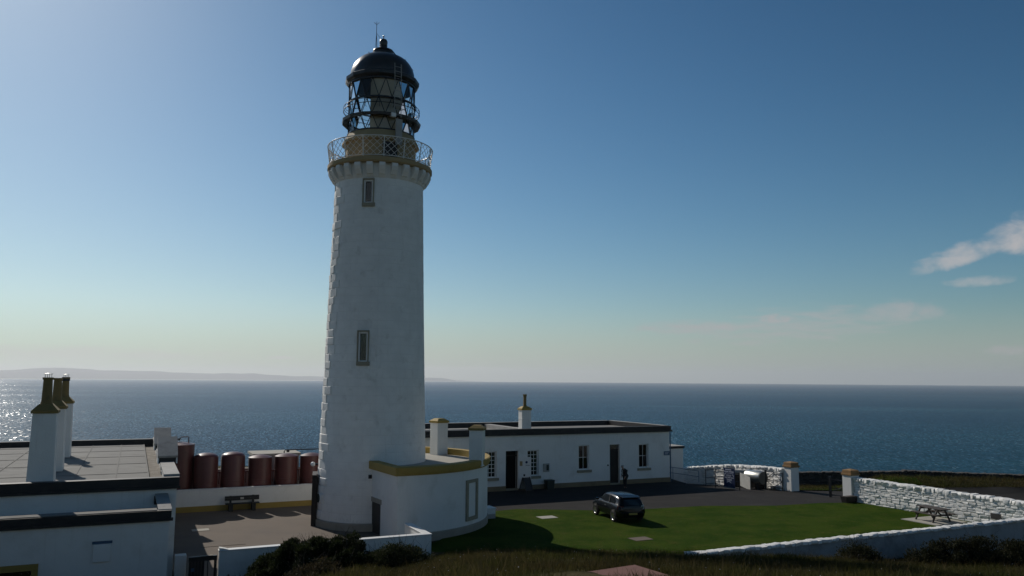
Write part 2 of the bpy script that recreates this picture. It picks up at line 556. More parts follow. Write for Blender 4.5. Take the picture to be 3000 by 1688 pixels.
def sea_mat():
    m = bpy.data.materials.new('sea_water')
    m.use_nodes = True
    g = NT(m.node_tree)
    pos = g.n('ShaderNodeNewGeometry').outputs['Position']
    # waves: facets with their own tilt (each cell of the chop mirrors its own bit of sky or sun)
    mp = g.n('ShaderNodeMapping'); mp.inputs['Scale'].default_value = (0.85, 0.20, 1.0)
    mp.inputs['Rotation'].default_value = (0, 0, R(8))
    g.l(pos, mp.inputs[0])
    wn = g.n('ShaderNodeTexVoronoi', voronoi_dimensions='2D'); wn.inputs['Scale'].default_value = 1.0
    g.l(mp.outputs[0], wn.inputs['Vector'])
    sepc = g.n('ShaderNodeSeparateColor'); g.l(wn.outputs['Color'], sepc.inputs[0])
    # gaussian-like tilt from sums of the cell colour channels
    tx = g.m('SUBTRACT', g.m('ADD', sepc.outputs[0], g.m('FRACT', g.m('MULTIPLY', sepc.outputs[1], 17.3))), 1.0)
    ty = g.m('SUBTRACT', g.m('ADD', sepc.outputs[2], g.m('FRACT', g.m('MULTIPLY', sepc.outputs[0], 13.7))), 1.0)
    sw = g.noise(pos, 0.012, 3, 0.5, 0.0, (0.35, 1.0, 1.0))
    gust = g.noise(pos, 0.0011, 5, 0.6, 0.4, (0.35, 1.0, 1.0))
    amp = g.rng(gust, 0.35, 0.65, 0.13, 0.205)
    cmb = g.n('ShaderNodeCombineXYZ')
    g.l(g.m('MULTIPLY', tx, amp), cmb.inputs[0]); g.l(g.m('MULTIPLY', ty, amp), cmb.inputs[1]); cmb.inputs[2].default_value = 1.0
    # the faces of waves that show are those leaning towards whoever looks
    inc = g.n('ShaderNodeNewGeometry').outputs['Incoming']
    fl = g.n('ShaderNodeVectorMath', operation='MULTIPLY'); g.l(inc, fl.inputs[0]); fl.inputs[1].default_value = (0.20, 0.20, 0.0)
    ad = g.n('ShaderNodeVectorMath', operation='ADD'); g.l(fl.outputs[0], ad.inputs[0]); g.l(cmb.outputs[0], ad.inputs[1])
    nv = g.n('ShaderNodeVectorMath', operation='NORMALIZE'); g.l(ad.outputs[0], nv.inputs[0])
    b = g.n('ShaderNodeBsdfPrincipled')
    dark = g.mix(g.rng(gust, 0.36, 0.64, 0, 1, True), (0.005, 0.042, 0.060), (0.010, 0.066, 0.084))
    dark = g.mix(g.m('MULTIPLY', g.rng(sw, 0.5, 0.75, 0, 1, True), 0.35), dark, (0.018, 0.080, 0.096))
    g.l(dark, b.inputs['Base Color'])
    b.inputs['Roughness'].default_value = 0.16
    b.inputs['IOR'].default_value = 1.33
    g.l(nv.outputs[0], b.inputs['Normal'])
    o = g.n('ShaderNodeOutputMaterial'); g.l(b.outputs[0], o.inputs['Surface'])
    return m


M['sea'] = sea_mat()


def haze_mat():
    m = bpy.data.materials.new('haze')
    m.use_nodes = True
    g = NT(m.node_tree)
    v = g.n('ShaderNodeVolumePrincipled')
    v.inputs['Color'].default_value = (0.93, 0.95, 1.0, 1)
    v.inputs['Density'].default_value = 3.5e-5
    v.inputs['Anisotropy'].default_value = 0.35
    o = g.n('ShaderNodeOutputMaterial'); g.l(v.outputs[0], o.inputs['Volume'])
    return m


# ================================================================== SETTING
SEA_Z = -75.0


def sstep(a, b, x):
    t = max(0.0, min(1.0, (x - a) / (b - a)))
    return t * t * (3 - 2 * t)


PROF = [(-40, 7.2), (-6, 6.6), (3, 6.25), (8, 5.45), (12, 4.85), (16, 4.02), (20, 3.28), (24, 2.62), (28, 1.97), (31, 1.42), (34, 0.86), (36.5, 0.40), (38.5, 0.10), (40.0, 0.0), (200, 0.0)]


def prof(y):
    for (a, za), (b, zb) in zip(PROF, PROF[1:]):
        if y <= b:
            return za + (zb - za) * (y - a) / (b - a)
    return 0.0


def ground_z(x, y):
    z = prof(y)
    if z > 0:
        z -= 0.42 * sstep(9, 17, x) * min(1, z)
        z -= 0.42 * sstep(0.5, 4.5, -x) * min(1, z)
        z -= 2.9 * sstep(5.0, 11.5, -x) * sstep(8, 26, y)
        z = max(z, -0.02 if y > 30 else z)
        k = min(1.0, z / 0.6) if z > 0 else 0
        z += k * 0.16 * mnoise.noise((x * 0.35, y * 0.35, 3.1)) + k * 0.08 * mnoise.noise((x * 1.1, y * 1.1, 8.2))
    if x > 12:
        z -= 0.085 * max(0.0, y - 61.0) * sstep(12.5, 15.5, x) * (1 - sstep(24, 28, x) * 0.6)
    # rough bank beyond the road on the right
    d = (y - 61.5) + 0.22 * (x - 30)
    z += 0.95 * math.exp(-(d / 2.0) ** 2) * sstep(25, 28.5, x)
    # headland falls away to the sea
    edge = 74.0 + 3.0 * mnoise.noise((x * 0.05, 0.3, 0.0)) + (4 if x > 12 else 0)
    if y > edge:
        z -= min(78.0, (y - edge) * 1.7)
    return z


def build_ground():
    xs = np.unique(np.concatenate([np.arange(-400, -40, 12.0), np.arange(-40, 48, 0.5), np.arange(48, 420, 12.0)]))
    ys = np.unique(np.concatenate([np.arange(-300, -8, 12.0), np.arange(-8, 82, 0.5), np.arange(82, 150, 6.0)]))
    vs = [(x, y, ground_z(x, y) - 0.05) for y in ys for x in xs]
    nx = len(xs)
    fs = [(j * nx + i, j * nx + i + 1, (j + 1) * nx + i + 1, (j + 1) * nx + i) for j in range(len(ys) - 1) for i in range(nx - 1)]
    me = bpy.data.meshes.new('ground')
    me.from_pydata(vs, [], fs)
    me.materials.append(M['ground'])
    me.polygons.foreach_set('use_smooth', [True] * len(me.polygons))
    o = bpy.data.objects.new('ground', me)
    link(o, kind='structure')


build_ground()


def sheet(name, poly, z, mt, off=0.0):
    """a sheet cut to POLY; draped when z is None"""
    bm = bmesh.new()
    vs = [bm.verts.new((p[0], p[1], 0)) for p in poly]
    f = bm.faces.new(vs)
    if z is None:
        x0 = min(p[0] for p in poly); x1 = max(p[0] for p in poly)
        y0 = min(p[1] for p in poly); y1 = max(p[1] for p in poly)
        for ax, a, b in ((0, x0, x1), (1, y0, y1)):
            t = a + 1.0
            while t < b:
                no = Vector((1, 0, 0)) if ax == 0 else Vector((0, 1, 0))
                bmesh.ops.bisect_plane(bm, geom=bm.verts[:] + bm.edges[:] + bm.faces[:], plane_co=no * t, plane_no=no)
                t += 1.0
    for v in bm.verts:
        v.co.z = (ground_z(v.co.x, v.co.y) + off) if z is None else z
    bmesh.ops.recalc_face_normals(bm, faces=bm.faces)
    me = bpy.data.meshes.new(name)
    bm.to_mesh(me); bm.free()
    for p in me.polygons:
        if p.normal.z < 0:
            p.flip()
    me.materials.append(mt)
    return link(bpy.data.objects.new(name, me), kind='structure')


asph = [xy(19.2, 40.0), xy(44.9, 40.0), xy(44.9, 47.0), (19.6, 64.0), (18.3, 72.0), (13.0, 73.0), xy(39.0, 55.0), xy(19.2, 55.0)]
sheet('asphalt_yard', asph, None, M['asphalt'], 0.0)
road = [xy(44.9, 40.9), (25.9, 56.0), (29.5, 55.4), (35.0, 54.6), (44.0, 53.0), (60.0, 50.0), (60.0, 54.5), (44.0, 57.2), (35.6, 58.9), (30.0, 59.6), (25.0, 60.4), xy(44.9, 46.0)]
sheet('road', road, None, M['asphalt'], 0.004)
lawn_poly = [(-1.0, 50.3), (0.4, 51.2), (5.0, 50.9), (7.9, 51.3), (12.4, 53.0), (17.2, 53.3), (20.6, 54.6), xy(44.3, 39.9), xy(44.3, 26.75), xy(30.0, 26.7), xy(19.0, 28.5), xy(12.6, 33.0), xy(12.6, 37.0)]
sheet('lawn', lawn_poly, 0.012, M['lawn'])
field = [(20.9, 61.2), (25.0, 60.7), (30.2, 60.0), (30.2, 74.0), (19.5, 74.0), (20.0, 64.5)]
sheet('field', field, None, M['lawn'], 0.03)
yard = [xy(1.9, 34.9), xy(12.2, 34.95), xy(12.2, 37.5), xy(12.5, 52.55), xy(1.9, 52.55)]
sheet('courtyard', yard, 0.0, M['conc'])
backyard = [xy(-6, 52.6), xy(14, 52.6), xy(14, 58.4), xy(-6, 58.4)]
sheet('tank_yard', backyard, -0.008, M['conc'])


def disc(name, z, rings, n, mt):
    vs = [(0, 0, z)]; fs = []
    for r in rings:
        for k in range(n):
            th = 2 * math.pi * k / n
            vs.append((r * math.cos(th), r * math.sin(th), z))
    for k in range(n):
        fs.append((0, 1 + k, 1 + (k + 1) % n))
    for i in range(len(rings) - 1):
        for k in range(n):
            a = 1 + i * n; b = a + n; k2 = (k + 1) % n
            fs.append((a + k, b + k, b + k2, a + k2))
    me = bpy.data.meshes.new(name); me.from_pydata(vs, [], fs); me.materials.append(mt)
    return link(bpy.data.objects.new(name, me), kind='structure')


disc('sea', SEA_Z, (400, 2000, 8000, 28000), 180, M['sea'])


def build_hills():
    # far island on the horizon: ridge height in metres by azimuth in degrees
    ridge = [(-52, 120), (-44, 330), (-38, 420), (-34, 330), (-32.4, 360), (-29.8, 500), (-28, 450), (-26.4, 400), (-24.4, 395), (-22.5, 330),
             (-20.3, 300), (-18.0, 320), (-16.2, 235), (-14.5, 200), (-12.6, 205), (-11.2, 110), (-9, 60), (-7.4, 60), (-6.0, 170), (-5.0, 150), (-3.8, 40), (-2, 0)]
    D0 = 32400.0
    vs, fs = [], []
    N = 220
    prof_ = [(-1800, 0.0), (-900, 0.55), (0, 1.0), (1200, 0.4), (2400, 0.0)]
    for i in range(N + 1):
        a = -52 + 50 * i / N
        for (a0, h0), (a1, h1) in zip(ridge, ridge[1:]):
            if a0 <= a <= a1:
                t = (a - a0) / (a1 - a0); t = t * t * (3 - 2 * t)
                h = h0 + (h1 - h0) * t
        h *= 1 + 0.13 * mnoise.noise((a * 0.9, 4.2, 0))
        for j, (dd, k) in enumerate(prof_):
            rr = D0 + 2600 + dd
            kk = k * (1 + 0.25 * mnoise.noise((a * 1.7, j * 2.0, 1.0)) * (0 if j == 2 else 1))
            vs.append((rr * math.sin(R(a)), rr * math.cos(R(a)), SEA_Z + h * kk * 0.83 - (2 if k == 0 else 0)))
    m = len(prof_)
    for i in range(N):
        for j in range(m - 1):
            fs.append((i * m + j, i * m + j + 1, (i + 1) * m + j + 1, (i + 1) * m + j))
    me = bpy.data.meshes.new('hills'); me.from_pydata(vs, [], fs); me.materials.append(M['hill'])
    me.polygons.foreach_set('use_smooth', [True] * len(me.polygons))
    link(bpy.data.objects.new('hills', me), kind='structure')


build_hills()
hz = MB().box(-38500, 38500, -38500, 38500, SEA_Z - 6, 420).build('haze', haze_mat(), kind='stuff')

# ================================================================== LIGHTHOUSE
TX, TY = -7.87, 46.6
LH = thing('lighthouse', 'tall white tapering lighthouse tower with black domed lantern and lattice railing', 'lighthouse', (TX, TY, 0))
RP = [(-0.2, 3.14), (0, 3.12), (3.2, 3.0), (7.8, 2.86), (13.0, 2.71), (19.4, 2.55), (20.2, 2.55)]


def tower_r(z):
    for (a, ra), (b, rb) in zip(RP, RP[1:]):
        if z <= b:
            return ra + (rb - ra) * (z - a) / (b - a)
    return RP[-1][1]


sh_ = MB()
WIN_A = R(-94.5)
for za, zb, gap in ((-0.2, 8.72, 0), (8.72, 10.62, 1), (10.62, 17.57, 0), (17.57, 19.16, 1), (19.16, 20.2, 0)):
    pr_ = [(tower_r(z) - 0.012, z) for z in np.linspace(za, zb, 8 if not gap else 3)]
    if gap:
        da_ = 0.315 / tower_r((za + zb) / 2)
        sh_.lathe(pr_, 96, WIN_A + da_, WIN_A + 2 * math.pi - da_)
    else:
        sh_.lathe(pr_, 96)
sh_.build('shaft', M['white_joint'], LH, smooth=True)
MB().lathe([(3.0, -0.6), (3.19, -0.6), (3.19, 0.34), (3.14, 0.40), (3.0, 0.40)], 96).build('plinth', M['plinth_grey'], LH, smooth=30)


def stone_mesh(name, mt, seed, jit=0.10, front=0.16, bev=0.10):
    """a rough block: unit box, outward face (+y) chamfered and uneven"""
    r = random.Random(seed)
    j = lambda a: r.uniform(-a, a)
    b = [(-.5, -.5, -.5), (.5, -.5, -.5), (.5, -.5, .5), (-.5, -.5, .5)]
    m_ = [(x * (1 + j(jit * .6)), .5 - front * 2 + j(front * .4), z * (1 + j(jit))) for x, _, z in b]
    f_ = [(x * (1 - bev * 1.2) + j(jit * .4), .5 + j(front), z * (1 - bev * 2.4) + j(jit * .6)) for x, _, z in b]
    c_ = (j(.2), .5 + abs(j(front)), j(.12))
    v = b + m_ + f_ + [c_]
    f = [(3, 2, 1, 0)]
    for i in range(4):
        k = (i + 1) % 4
        f.append((i, k, 4 + k, 4 + i)); f.append((4 + i, 4 + k, 8 + k, 8 + i)); f.append((8 + i, 8 + k, 12))
    mb = MB().add(v, f)
    return mb.mesh(name, mt, smooth=50)


tower_blocks = [stone_mesh('tower_block', M['white_stone'], 100 + i, 0.05, 0.10, 0.05) for i in range(10)]


def build_masonry():
    joined = MB()
    z = 0.42
    ci = 0
    while z < 19.1:
        h = rnd.uniform(0.40, 0.50)
        if z + h > 19.2:
            h = 19.25 - z
        zc = z + h / 2
        r_ = tower_r(zc)
        n = int(2 * math.pi * r_ / rnd.uniform(0.66, 0.82))
        off = rnd.random()
        for k in range(n):
            a = 2 * math.pi * (k + off) / n
            ad = math.degrees(a) % 360
            wl = 2 * math.pi * r_ / n
            # leave the two window openings and the annex side door clear
            da = abs(((a - WIN_A + math.pi) % (2 * math.pi)) - math.pi) * r_
            if da < 0.36 + wl / 2 and (8.6 < zc + h / 2 and zc - h / 2 < 10.75 or 17.45 < zc + h / 2 and zc - h / 2 < 19.3):
                if da < 0.30:
                    continue
                # shortened neighbour
                sgn = 1 if ((a - WIN_A + math.pi) % (2 * math.pi)) - math.pi > 0 else -1
                e0 = max(da - wl / 2, 0.30); e1 = da + wl / 2
                a = WIN_A + sgn * (e0 + e1) / 2 / r_; wl = e1 - e0
            lit = 190 < ad < 222
            proud = rnd.uniform(0.006, 0.05) if lit else rnd.uniform(-0.007, -0.001)
            dep = 0.12
            sag = r_ * (1 - math.cos(wl / 2 / r_))
            mt = (Matrix.Rotation(a - math.pi / 2, 4, 'Z') @ Matrix.Translation((0, r_ - sag * 0.6 + proud - dep / 2, zc))
                  @ Matrix.Rotation(R(rnd.uniform(-1.2, 1.2)), 4, 'X') @ Matrix.Rotation(R(rnd.uniform(-1, 1)), 4, 'Z') @ Matrix.Diagonal((wl - 0.015, dep, h - 0.012, 1)))
            if lit:
                put(tower_blocks[rnd.randrange(10)], 'stone_block', LH, mt)
            else:
                seg = 3
                vs = []
                w2 = wl / 2 - 0.006; h2 = h / 2 - 0.005
                ro = r_ + proud
                tl = [rnd.uniform(-.004, .004) for _ in range(4)]
                for ri, hh, ww in ((r_ - 0.012, h2, w2), (ro, h2 - 0.03, w2 - 0.03)):
                    for t in range(seg + 1):
                        aa = a + (-ww + 2 * ww * t / seg) / r_
                        for zz, q in ((zc - hh, tl[0]), (zc + hh, tl[1])):
                            rr = ri + (tower_r(zz) - r_) + (q if ri > r_ else 0)
                            vs.append((rr * math.cos(aa), rr * math.sin(aa), zz))
                m = 2 * (seg + 1)
                fs = []
                for t in range(seg):
                    fs.append((m + 2 * t, m + 2 * t + 2, m + 2 * t + 3, m + 2 * t + 1))
                    fs.append((2 * t, 2 * t + 2, m + 2 * t + 2, m + 2 * t))
                    fs.append((2 * t + 3, 2 * t + 1, m + 2 * t + 1, m + 2 * t + 3))
                fs.append((1, 0, m, m + 1)); fs.append((2 * seg, 2 * seg + 1, m + 2 * seg + 1, m + 2 * seg))
                o = len(joined.v); joined.v += vs; joined.f += [tuple(i + o for i in f) for f in fs]
        z += h
        ci += 1
    me = bpy.data.meshes.new('masonry'); me.from_pydata(joined.v, [], joined.f)
    me.materials.append(M['white_stone'])
    link(bpy.data.objects.new('masonry', me), LH, kind='stuff')


build_masonry()


def tower_window(z0, z1, zs):
    a = WIN_A
    r_ = tower_r((z0 + z1) / 2)
    w = bpy.data.objects.new('window', MB().box(-0.31, 0.31, -0.25, -0.20, z0, z1).mesh('window', M['interior']))
    COL.objects.link(w); w.parent = LH
    w.matrix_local = Matrix.Rotation(a - math.pi / 2, 4, 'Z') @ Matrix.Translation((0, r_, 0))
    fr = MB()
    for (x0, x1, za, zb) in ((-0.33, -0.27, z0, z1), (0.27, 0.33, z0, z1), (-0.27, 0.27, z1 - 0.07, z1)):
        fr.box(x0, x1, -0.22, 0.05, za, zb)
    fr.build('surround', M['sill'], w)
    f2 = MB()
    for (x0, x1, za, zb) in ((-0.265, -0.18, z0, z1 - 0.075), (0.18, 0.265, z0, z1 - 0.075), (-0.18, 0.18, z1 - 0.17, z1 - 0.075), (-0.18, 0.18, z0, z0 + 0.06)):
        f2.box(x0, x1, -0.19, -0.04, za, zb)
    f2.build('frame', M['white_smooth'], w)
    MB().box(-0.18, 0.18, -0.16, -0.15, z0 + 0.06, z1 - 0.17).build('pane', M['pane'], w)
    MB().box(-0.40, 0.33, -0.2, 0.10, zs, z0 - 0.003).build('sill', M['sill'], w, bevel=0.01)


tower_window(8.92, 10.62, 8.70)
tower_window(17.76, 19.16, 17.55)
# lightning conductor strip
pts = []
for z in np.linspace(3.6, 19.3, 14):
    a = R(-79)
    pts.append(((tower_r(z) + 0.008) * math.cos(a), (tower_r(z) + 0.008) * math.sin(a), z))
MB().tube(pts, 0.008, 6).build('conductor', M['white_smooth'], LH)
# gallery: corbels, deck, railing
cb = MB()
cp = [(2.46, 19.22), (2.60, 19.24), (2.68, 19.36), (2.76, 19.40), (2.86, 19.58), (2.90, 19.62), (3.00, 19.84), (2.98, 20.02), (2.46, 20.02)]
n = len(cp)
cb.add([(r_, -0.17, z) for r_, z in cp] + [(r_, 0.17, z) for r_, z in cp],
       [tuple(range(n)), tuple(reversed(range(n, 2 * n)))] + [(i, n + i, n + (i + 1) % n, (i + 1) % n) for i in range(n)])
cbm = cb.mesh('corbel', M['white'])
for k in range(26):
    put(cbm, 'corbel', LH, Matrix.Rotation(2 * math.pi * (k + 0.35) / 26, 4, 'Z'))
MB().lathe([(2.5, 19.15), (2.62, 19.30), (2.66, 19.55), (2.70, 20.03)], 96).build('corbel_wall', M['white'], LH, smooth=True)
MB().lathe([(2.3, 20.03), (3.0, 20.03), (3.06, 20.10), (3.06, 20.30), (3.0, 20.34), (1.9, 20.36)], 96).build('gallery_deck', M['buff'], LH, smooth=30)
RB, RT, ZB, ZT = 2.94, 3.07, 20.42, 21.50
NP = 16
ring = lambda r_, z, n=96: [(r_ * math.cos(2 * math.pi * k / n), r_ * math.sin(2 * math.pi * k / n), z) for k in range(n + 1)]
rl = MB().tube(ring(RT, ZT), 0.032, 6)
rail_top = rl.build('top_rail', M['rail'], LH, smooth=True)
MB().tube(ring(RB, ZB), 0.026, 6).build('bottom_rail', M['rail'], LH, smooth=True)
pm = MB().tube([(RB - 0.01, 0, 20.33), (RB + 0.02, 0, 20.7), (RT, 0, ZT)], 0.030, 6).mesh('rail_post', M['rail'])
for k in range(NP):
    put(pm, 'rail_post', LH, Matrix.Rotation(2 * math.pi * (k + 0.58) / NP, 4, 'Z'))
span = 2 * math.pi / NP
for s_ in (1, -1):
    pts = []
    for t in np.linspace(0, 1, 7):
        a = s_ * (t - 0.5) * span * 0.98
        r_ = RB + (RT - RB) * t
        pts.append((r_ * math.cos(a), r_ * math.sin(a), ZB + (ZT - ZB) * t))
    lm = MB().tube(pts, 0.0135, 5).mesh('lattice_bar', M['rail'])
    for k in range(NP * 3):
        put(lm, 'lattice_bar', LH, Matrix.Rotation(2 * math.pi * (k + 0.5) / (NP * 3) + 0.58 * span, 4, 'Z'))
# murette: drum in buff stone, flared cap
MB().lathe([(1.6, 20.34), (2.08, 20.36), (2.08, 21.55), (2.27, 21.62), (2.27, 21.76), (1.99, 22.22), (1.75, 22.24), (1.70, 20.6)], 16, R(-90 + 11.25), R(270 + 11.25)).build('murette', M['buff'], LH)
MB().box(-0.42, 0.42, -2.14, -2.06, 20.36, 21.45).build('gallery_door', M['door'], LH, rz=R(24))
# lantern lattice
RL = 1.95
NL = 16
ZL = [22.24, 23.15, 24.16, 25.30]


def lnode(k, i):
    a = R(-90) + 2 * math.pi * (i + 0.5 * (k % 2)) / NL + 0.07
    return (RL * math.cos(a), RL * math.sin(a), ZL[k])


for k in range(4):
    rr = [lnode(k, i) for i in range(NL + 1)]
    if k in (1,):
        # broad walk ring with a raised lip
        MB().lathe([(1.90, 23.08), (2.10, 23.06), (2.31, 22.98), (2.34, 23.14), (2.12, 23.18), (1.90, 23.17)], 16, R(-90 + 4), R(270 + 4), close=True).build('walk_ring', M['iron'], LH)
    elif k == 2:
        MB().lathe([(1.92, 24.12), (2.02, 24.12), (2.02, 24.20), (1.92, 24.20)], 48, close=True).build('glazing_ring', M['iron'], LH)
    else:
        MB().lathe([(1.91, ZL[k] - 0.03), (2.00, ZL[k] - 0.03), (2.00, ZL[k] + 0.04), (1.91, ZL[k] + 0.04)], 48, close=True).build('glazing_ring', M['iron'], LH)
for k in range(3):
    for i in range(NL):
        a = lnode(k, i)
        for d_ in (0, 1):
            i2 = i + d_ if k % 2 else i - 1 + d_
            b = lnode(k + 1, i2)
            MB().tube([a, b], 0.024, 5).build('astragal', M['iron'], LH)
        q = 0.985
        sh = lambda p: (p[0] * q, p[1] * q, p[2])
        i2 = i if k % 2 else i - 1
        a2 = lnode(k, i + 1); b0 = lnode(k + 1, i2); b1 = lnode(k + 1, i2 + 1)
        MB().add([sh(a), sh(b1), sh(b0)], [(0, 1, 2)]).build('lantern_pane', M['lantern_pane'], LH)
        MB().add([sh(a), sh(a2), sh(b1)], [(0, 1, 2)]).build('lantern_pane', M['lantern_pane'], LH)
# hand ring held off the glazing
MB().tube(ring(2.24, 23.72, 64), 0.022, 6).build('hand_ring', M['iron'], LH, smooth=True)
MB().tube(ring(2.24, 23.95, 64), 0.016, 6).build('hand_ring', M['iron'], LH, smooth=True)
bk = MB().tube([(1.96, 0, 24.10), (2.18, 0, 24.05), (2.25, 0, 23.85), (2.18, 0, 23.62), (1.96, 0, 23.55)], 0.014, 5).mesh('ring_bracket', M['iron'])
for k in range(16):
    put(bk, 'ring_bracket', LH, Matrix.Rotation(2 * math.pi * (k + .25) / 16, 4, 'Z'))
# blank landward panel inside the glazing, seen as a buff curved wall
MB().lathe([(1.84, 22.26), (1.84, 25.28), (1.80, 25.28), (1.80, 22.26)], 12, R(-80.4 - 21), R(-80.4 + 47), close=True).build('blank_panel', M['blank'], LH, smooth=30)
MB().lathe([(1.92, 22.02), (1.2, 22.02), (0.4, 22.05), (0.001, 22.05)], 32).build('lantern_floor', M['cope'], LH)
# roof
MB().lathe([(1.93, 25.32), (2.10, 25.40), (2.19, 25.50), (2.20, 25.68), (2.12, 25.74), (1.90, 25.84)], 16, R(-90 + 4), R(270 + 4)).build('eave', M['iron'], LH)
dome = [(1.92, 25.80)] + [(0.58 + 1.34 * math.cos(t) ** 0.9, 25.86 + 1.39 * math.sin(t)) for t in np.linspace(0.0, math.pi / 2 * 0.97, 12)] + [(0.50, 27.27)]
MB().lathe(dome, 64).build('dome', M['dome'], LH, smooth=40)
MB().lathe([(1.88, 25.34), (1.80, 25.90), (1.3, 26.75), (0.6, 27.1), (0.001, 27.15)], 48).build('dome_lining', M['interior'], LH, smooth=True)
MB().lathe([(0.50, 27.22), (0.58, 27.26), (0.60, 27.42), (0.57, 27.55), (0.63, 27.60), (0.60, 27.66), (0.34, 27.68), (0.28, 27.76), (0.24, 27.80), (0.22, 27.95),
            (0.25, 27.98), (0.22, 28.02), (0.24, 28.12), (0.245, 28.24), (0.19, 28.36), (0.08, 28.42), (0.03, 28.45), (0.02, 28.56)], 32).build('ventilator', M['dome'], LH, smooth=35)
MB().ball((0, 0, 28.6), 0.055).build('finial', M['alloy'], LH, smooth=True)
vn = MB().tube([(0, 0, 27.6), (0, 0, 29.30)], [0.022, 0.016], 5)
for s_ in (-1, 0, 1):
    vn.tube([(0, 0, 29.28), (s_ * 0.16, 0, 29.42 + (0.06 if s_ == 0 else 0))], 0.013, 4)
vn.tube([(-0.08, 0, 27.6), (0, 0, 28.75)], 0.008, 4); vn.tube([(0.10, 0, 27.6), (0, 0, 28.75)], 0.008, 4); vn.tube([(0.0, 0, 28.75), (0.26, 0, 28.38)], 0.010, 4)
vn.build('lightning_rod', M['iron'], LH, loc=(-0.42, -0.1, 0))
hk = MB().tube([(0, 0, 0), (0, 0, 0.10), (0.08, 0, 0.16), (0.14, 0, 0.08)], 0.014, 5).mesh('dome_hook', M['iron'])
for ang, rr, zz in ((-150, 1.55, 26.7), (-165, 1.70, 26.45), (-120, 1.25, 27.0), (-60, 0.85, 27.17), (-25, 1.50, 26.75), (-5, 1.74, 26.35), (-178, 1.79, 26.25)):
    put(hk, 'dome_hook', LH, Matrix.Rotation(R(ang), 4, 'Z') @ Matrix.Translation((rr - 0.02, 0, zz - 0.03)))
# ladder up the glazing and over the dome
ld = MB()
for s_ in (-0.2, 0.2):
    ld.tube([(s_, -2.30, 22.9), (s_, -2.26, 24.2), (s_, -2.20, 25.7), (s_, -2.16, 26.15)], 0.022, 5)
for k in range(11):
    z = 23.05 + k * 0.29
    y = -2.29 + 0.13 * (z - 22.9) / 3.2
    ld.tube([(-0.2, y, z), (0.2, y, z)], 0.016, 5)
ladder = ld.build('ladder', M['cope'], LH, rz=R(33))
MB().tube([(0, -0.62, 27.62), (0, -0.90, 27.45), (0, -1.25, 27.15), (0, -1.62, 26.75), (0, -1.88, 26.15), (0, -1.92, 25.9)], 0.03, 6).build('roof_rail', M['iron'], LH, rz=R(40))
MB().box(-0.13, 0.13, -2.42, -2.22, 22.86, 23.10).build('sensor_box', M['white_smooth'], LH, rz=R(26))
MB().box(-0.2, 0.2, -2.36, -2.28, 21.3, 22.8).build('cable_tray', M['cope'], LH, rz=R(35))
# entrance door on the seaward left side with frame, lamp and porthole
da = R(193)
dr = MB().box(-0.75, 0.75, -0.1, 0.10, 0.0, 2.55)
d_o = dr.build('entrance_door', M['door'], LH)
d_o.matrix_local = Matrix.Rotation(da - math.pi / 2, 4, 'Z') @ Matrix.Translation((0, 3.10, 0))
fr = MB().box(-0.95, -0.76, -0.1, 0.2, 0.0, 2.72).box(0.76, 0.95, -0.1, 0.2, 0.0, 2.72).box(-0.75, 0.75, -0.1, 0.2, 2.56, 2.72)
fr.build('door_frame', M['brown_door'], d_o)
lp = MB().tube([(0, 0, 0), (0, 0.22, 0)], 0.05, 8).build('lamp_bracket', M['iron'], LH)
lp.matrix_local = Matrix.Rotation(da - math.pi / 2, 4, 'Z') @ Matrix.Translation((0, 3.0, 3.22))
lg = MB().ball((0, 0.30, 0), 0.13).build('lamp_globe', M['lamp_white'], lp, smooth=True)
ph = MB().tube([(0, -0.1, 0), (0, 0.09, 0)], 0.24, 20).build('porthole', M['bin'], LH)
ph.matrix_local = Matrix.Rotation(R(213) - math.pi / 2, 4, 'Z') @ Matrix.Translation((0, tower_r(1.5), 1.5))
MB().tube([(0, 0.0, 0), (0, 0.075, 0)], 0.28, 20).build('porthole_rim', M['white_smooth'], ph)

# ================================================================== ROUND ANNEX (concentric with the tower)
AX = thing('annex', 'low white curved building wrapped round the tower foot with ochre cornice', 'building', (TX, TY, 0))
RA = 6.55
A0, A1 = R(-69), R(108)
MB().lathe([(RA, -0.1), (RA, 3.22), (RA - 0.35, 3.22), (RA - 0.35, -0.1)], 48, A0, A1, close=True).build('curved_wall', M['white'], AX, smooth=30)
MB().lathe([(RA - 0.1, -0.1), (RA + 0.05, -0.1), (RA + 0.05, 0.36), (RA + 0.02, 0.40), (RA - 0.1, 0.40)], 48, A0, A1, close=True).build('plinth', M['plinth_grey'], AX, smooth=30)
MB().lathe([(RA - 0.42, 3.225), (RA + 0.06, 3.225), (RA + 0.10, 3.30), (RA + 0.16, 3.42), (RA + 0.16, 3.62), (RA + 0.10, 3.66), (RA - 0.42, 3.66)], 48, A0, A1, close=True).build('cornice', M['ochre'], AX, smooth=30)
MB().lathe([(2.7, 3.36), (RA - 0.43, 3.30)], 48, A0, A1).build('roof', M['conc_light'], AX)
# end wall with the black door: runs from the tower to the corner, not quite radial
MR = Matrix.Translation((0.45, -2.9, 0)) @ Matrix.Rotation(R(-60.4), 4, 'Z')   # local x along the wall, -y outward
LE = 3.74
for nm, x0, x1, y0, y1, z0, z1, mt in (('end_wall', -0.2, 0.14, 0.003, 0.35, -0.7, 3.22, 'white'), ('end_wall', 1.46, LE, 0.003, 0.35, -0.7, 3.22, 'white'), ('end_wall', 0.14, 1.46, 0.003, 0.35, 1.56, 3.22, 'white')):
    o = MB().box(x0, x1, y0, y1, z0, z1).build(nm, M[mt], AX); o.matrix_local = MR
o = MB().box(-0.2, LE + 0.13, -0.16, 0.36, 3.232, 3.652).build('end_cornice', M['ochre'], AX, bevel=0.03); o.matrix_local = MR
o = MB().box(0.145, 1.455, 0.02, 0.06, -0.6, 1.555).build('door', M['door'], AX); o.matrix_local = MR
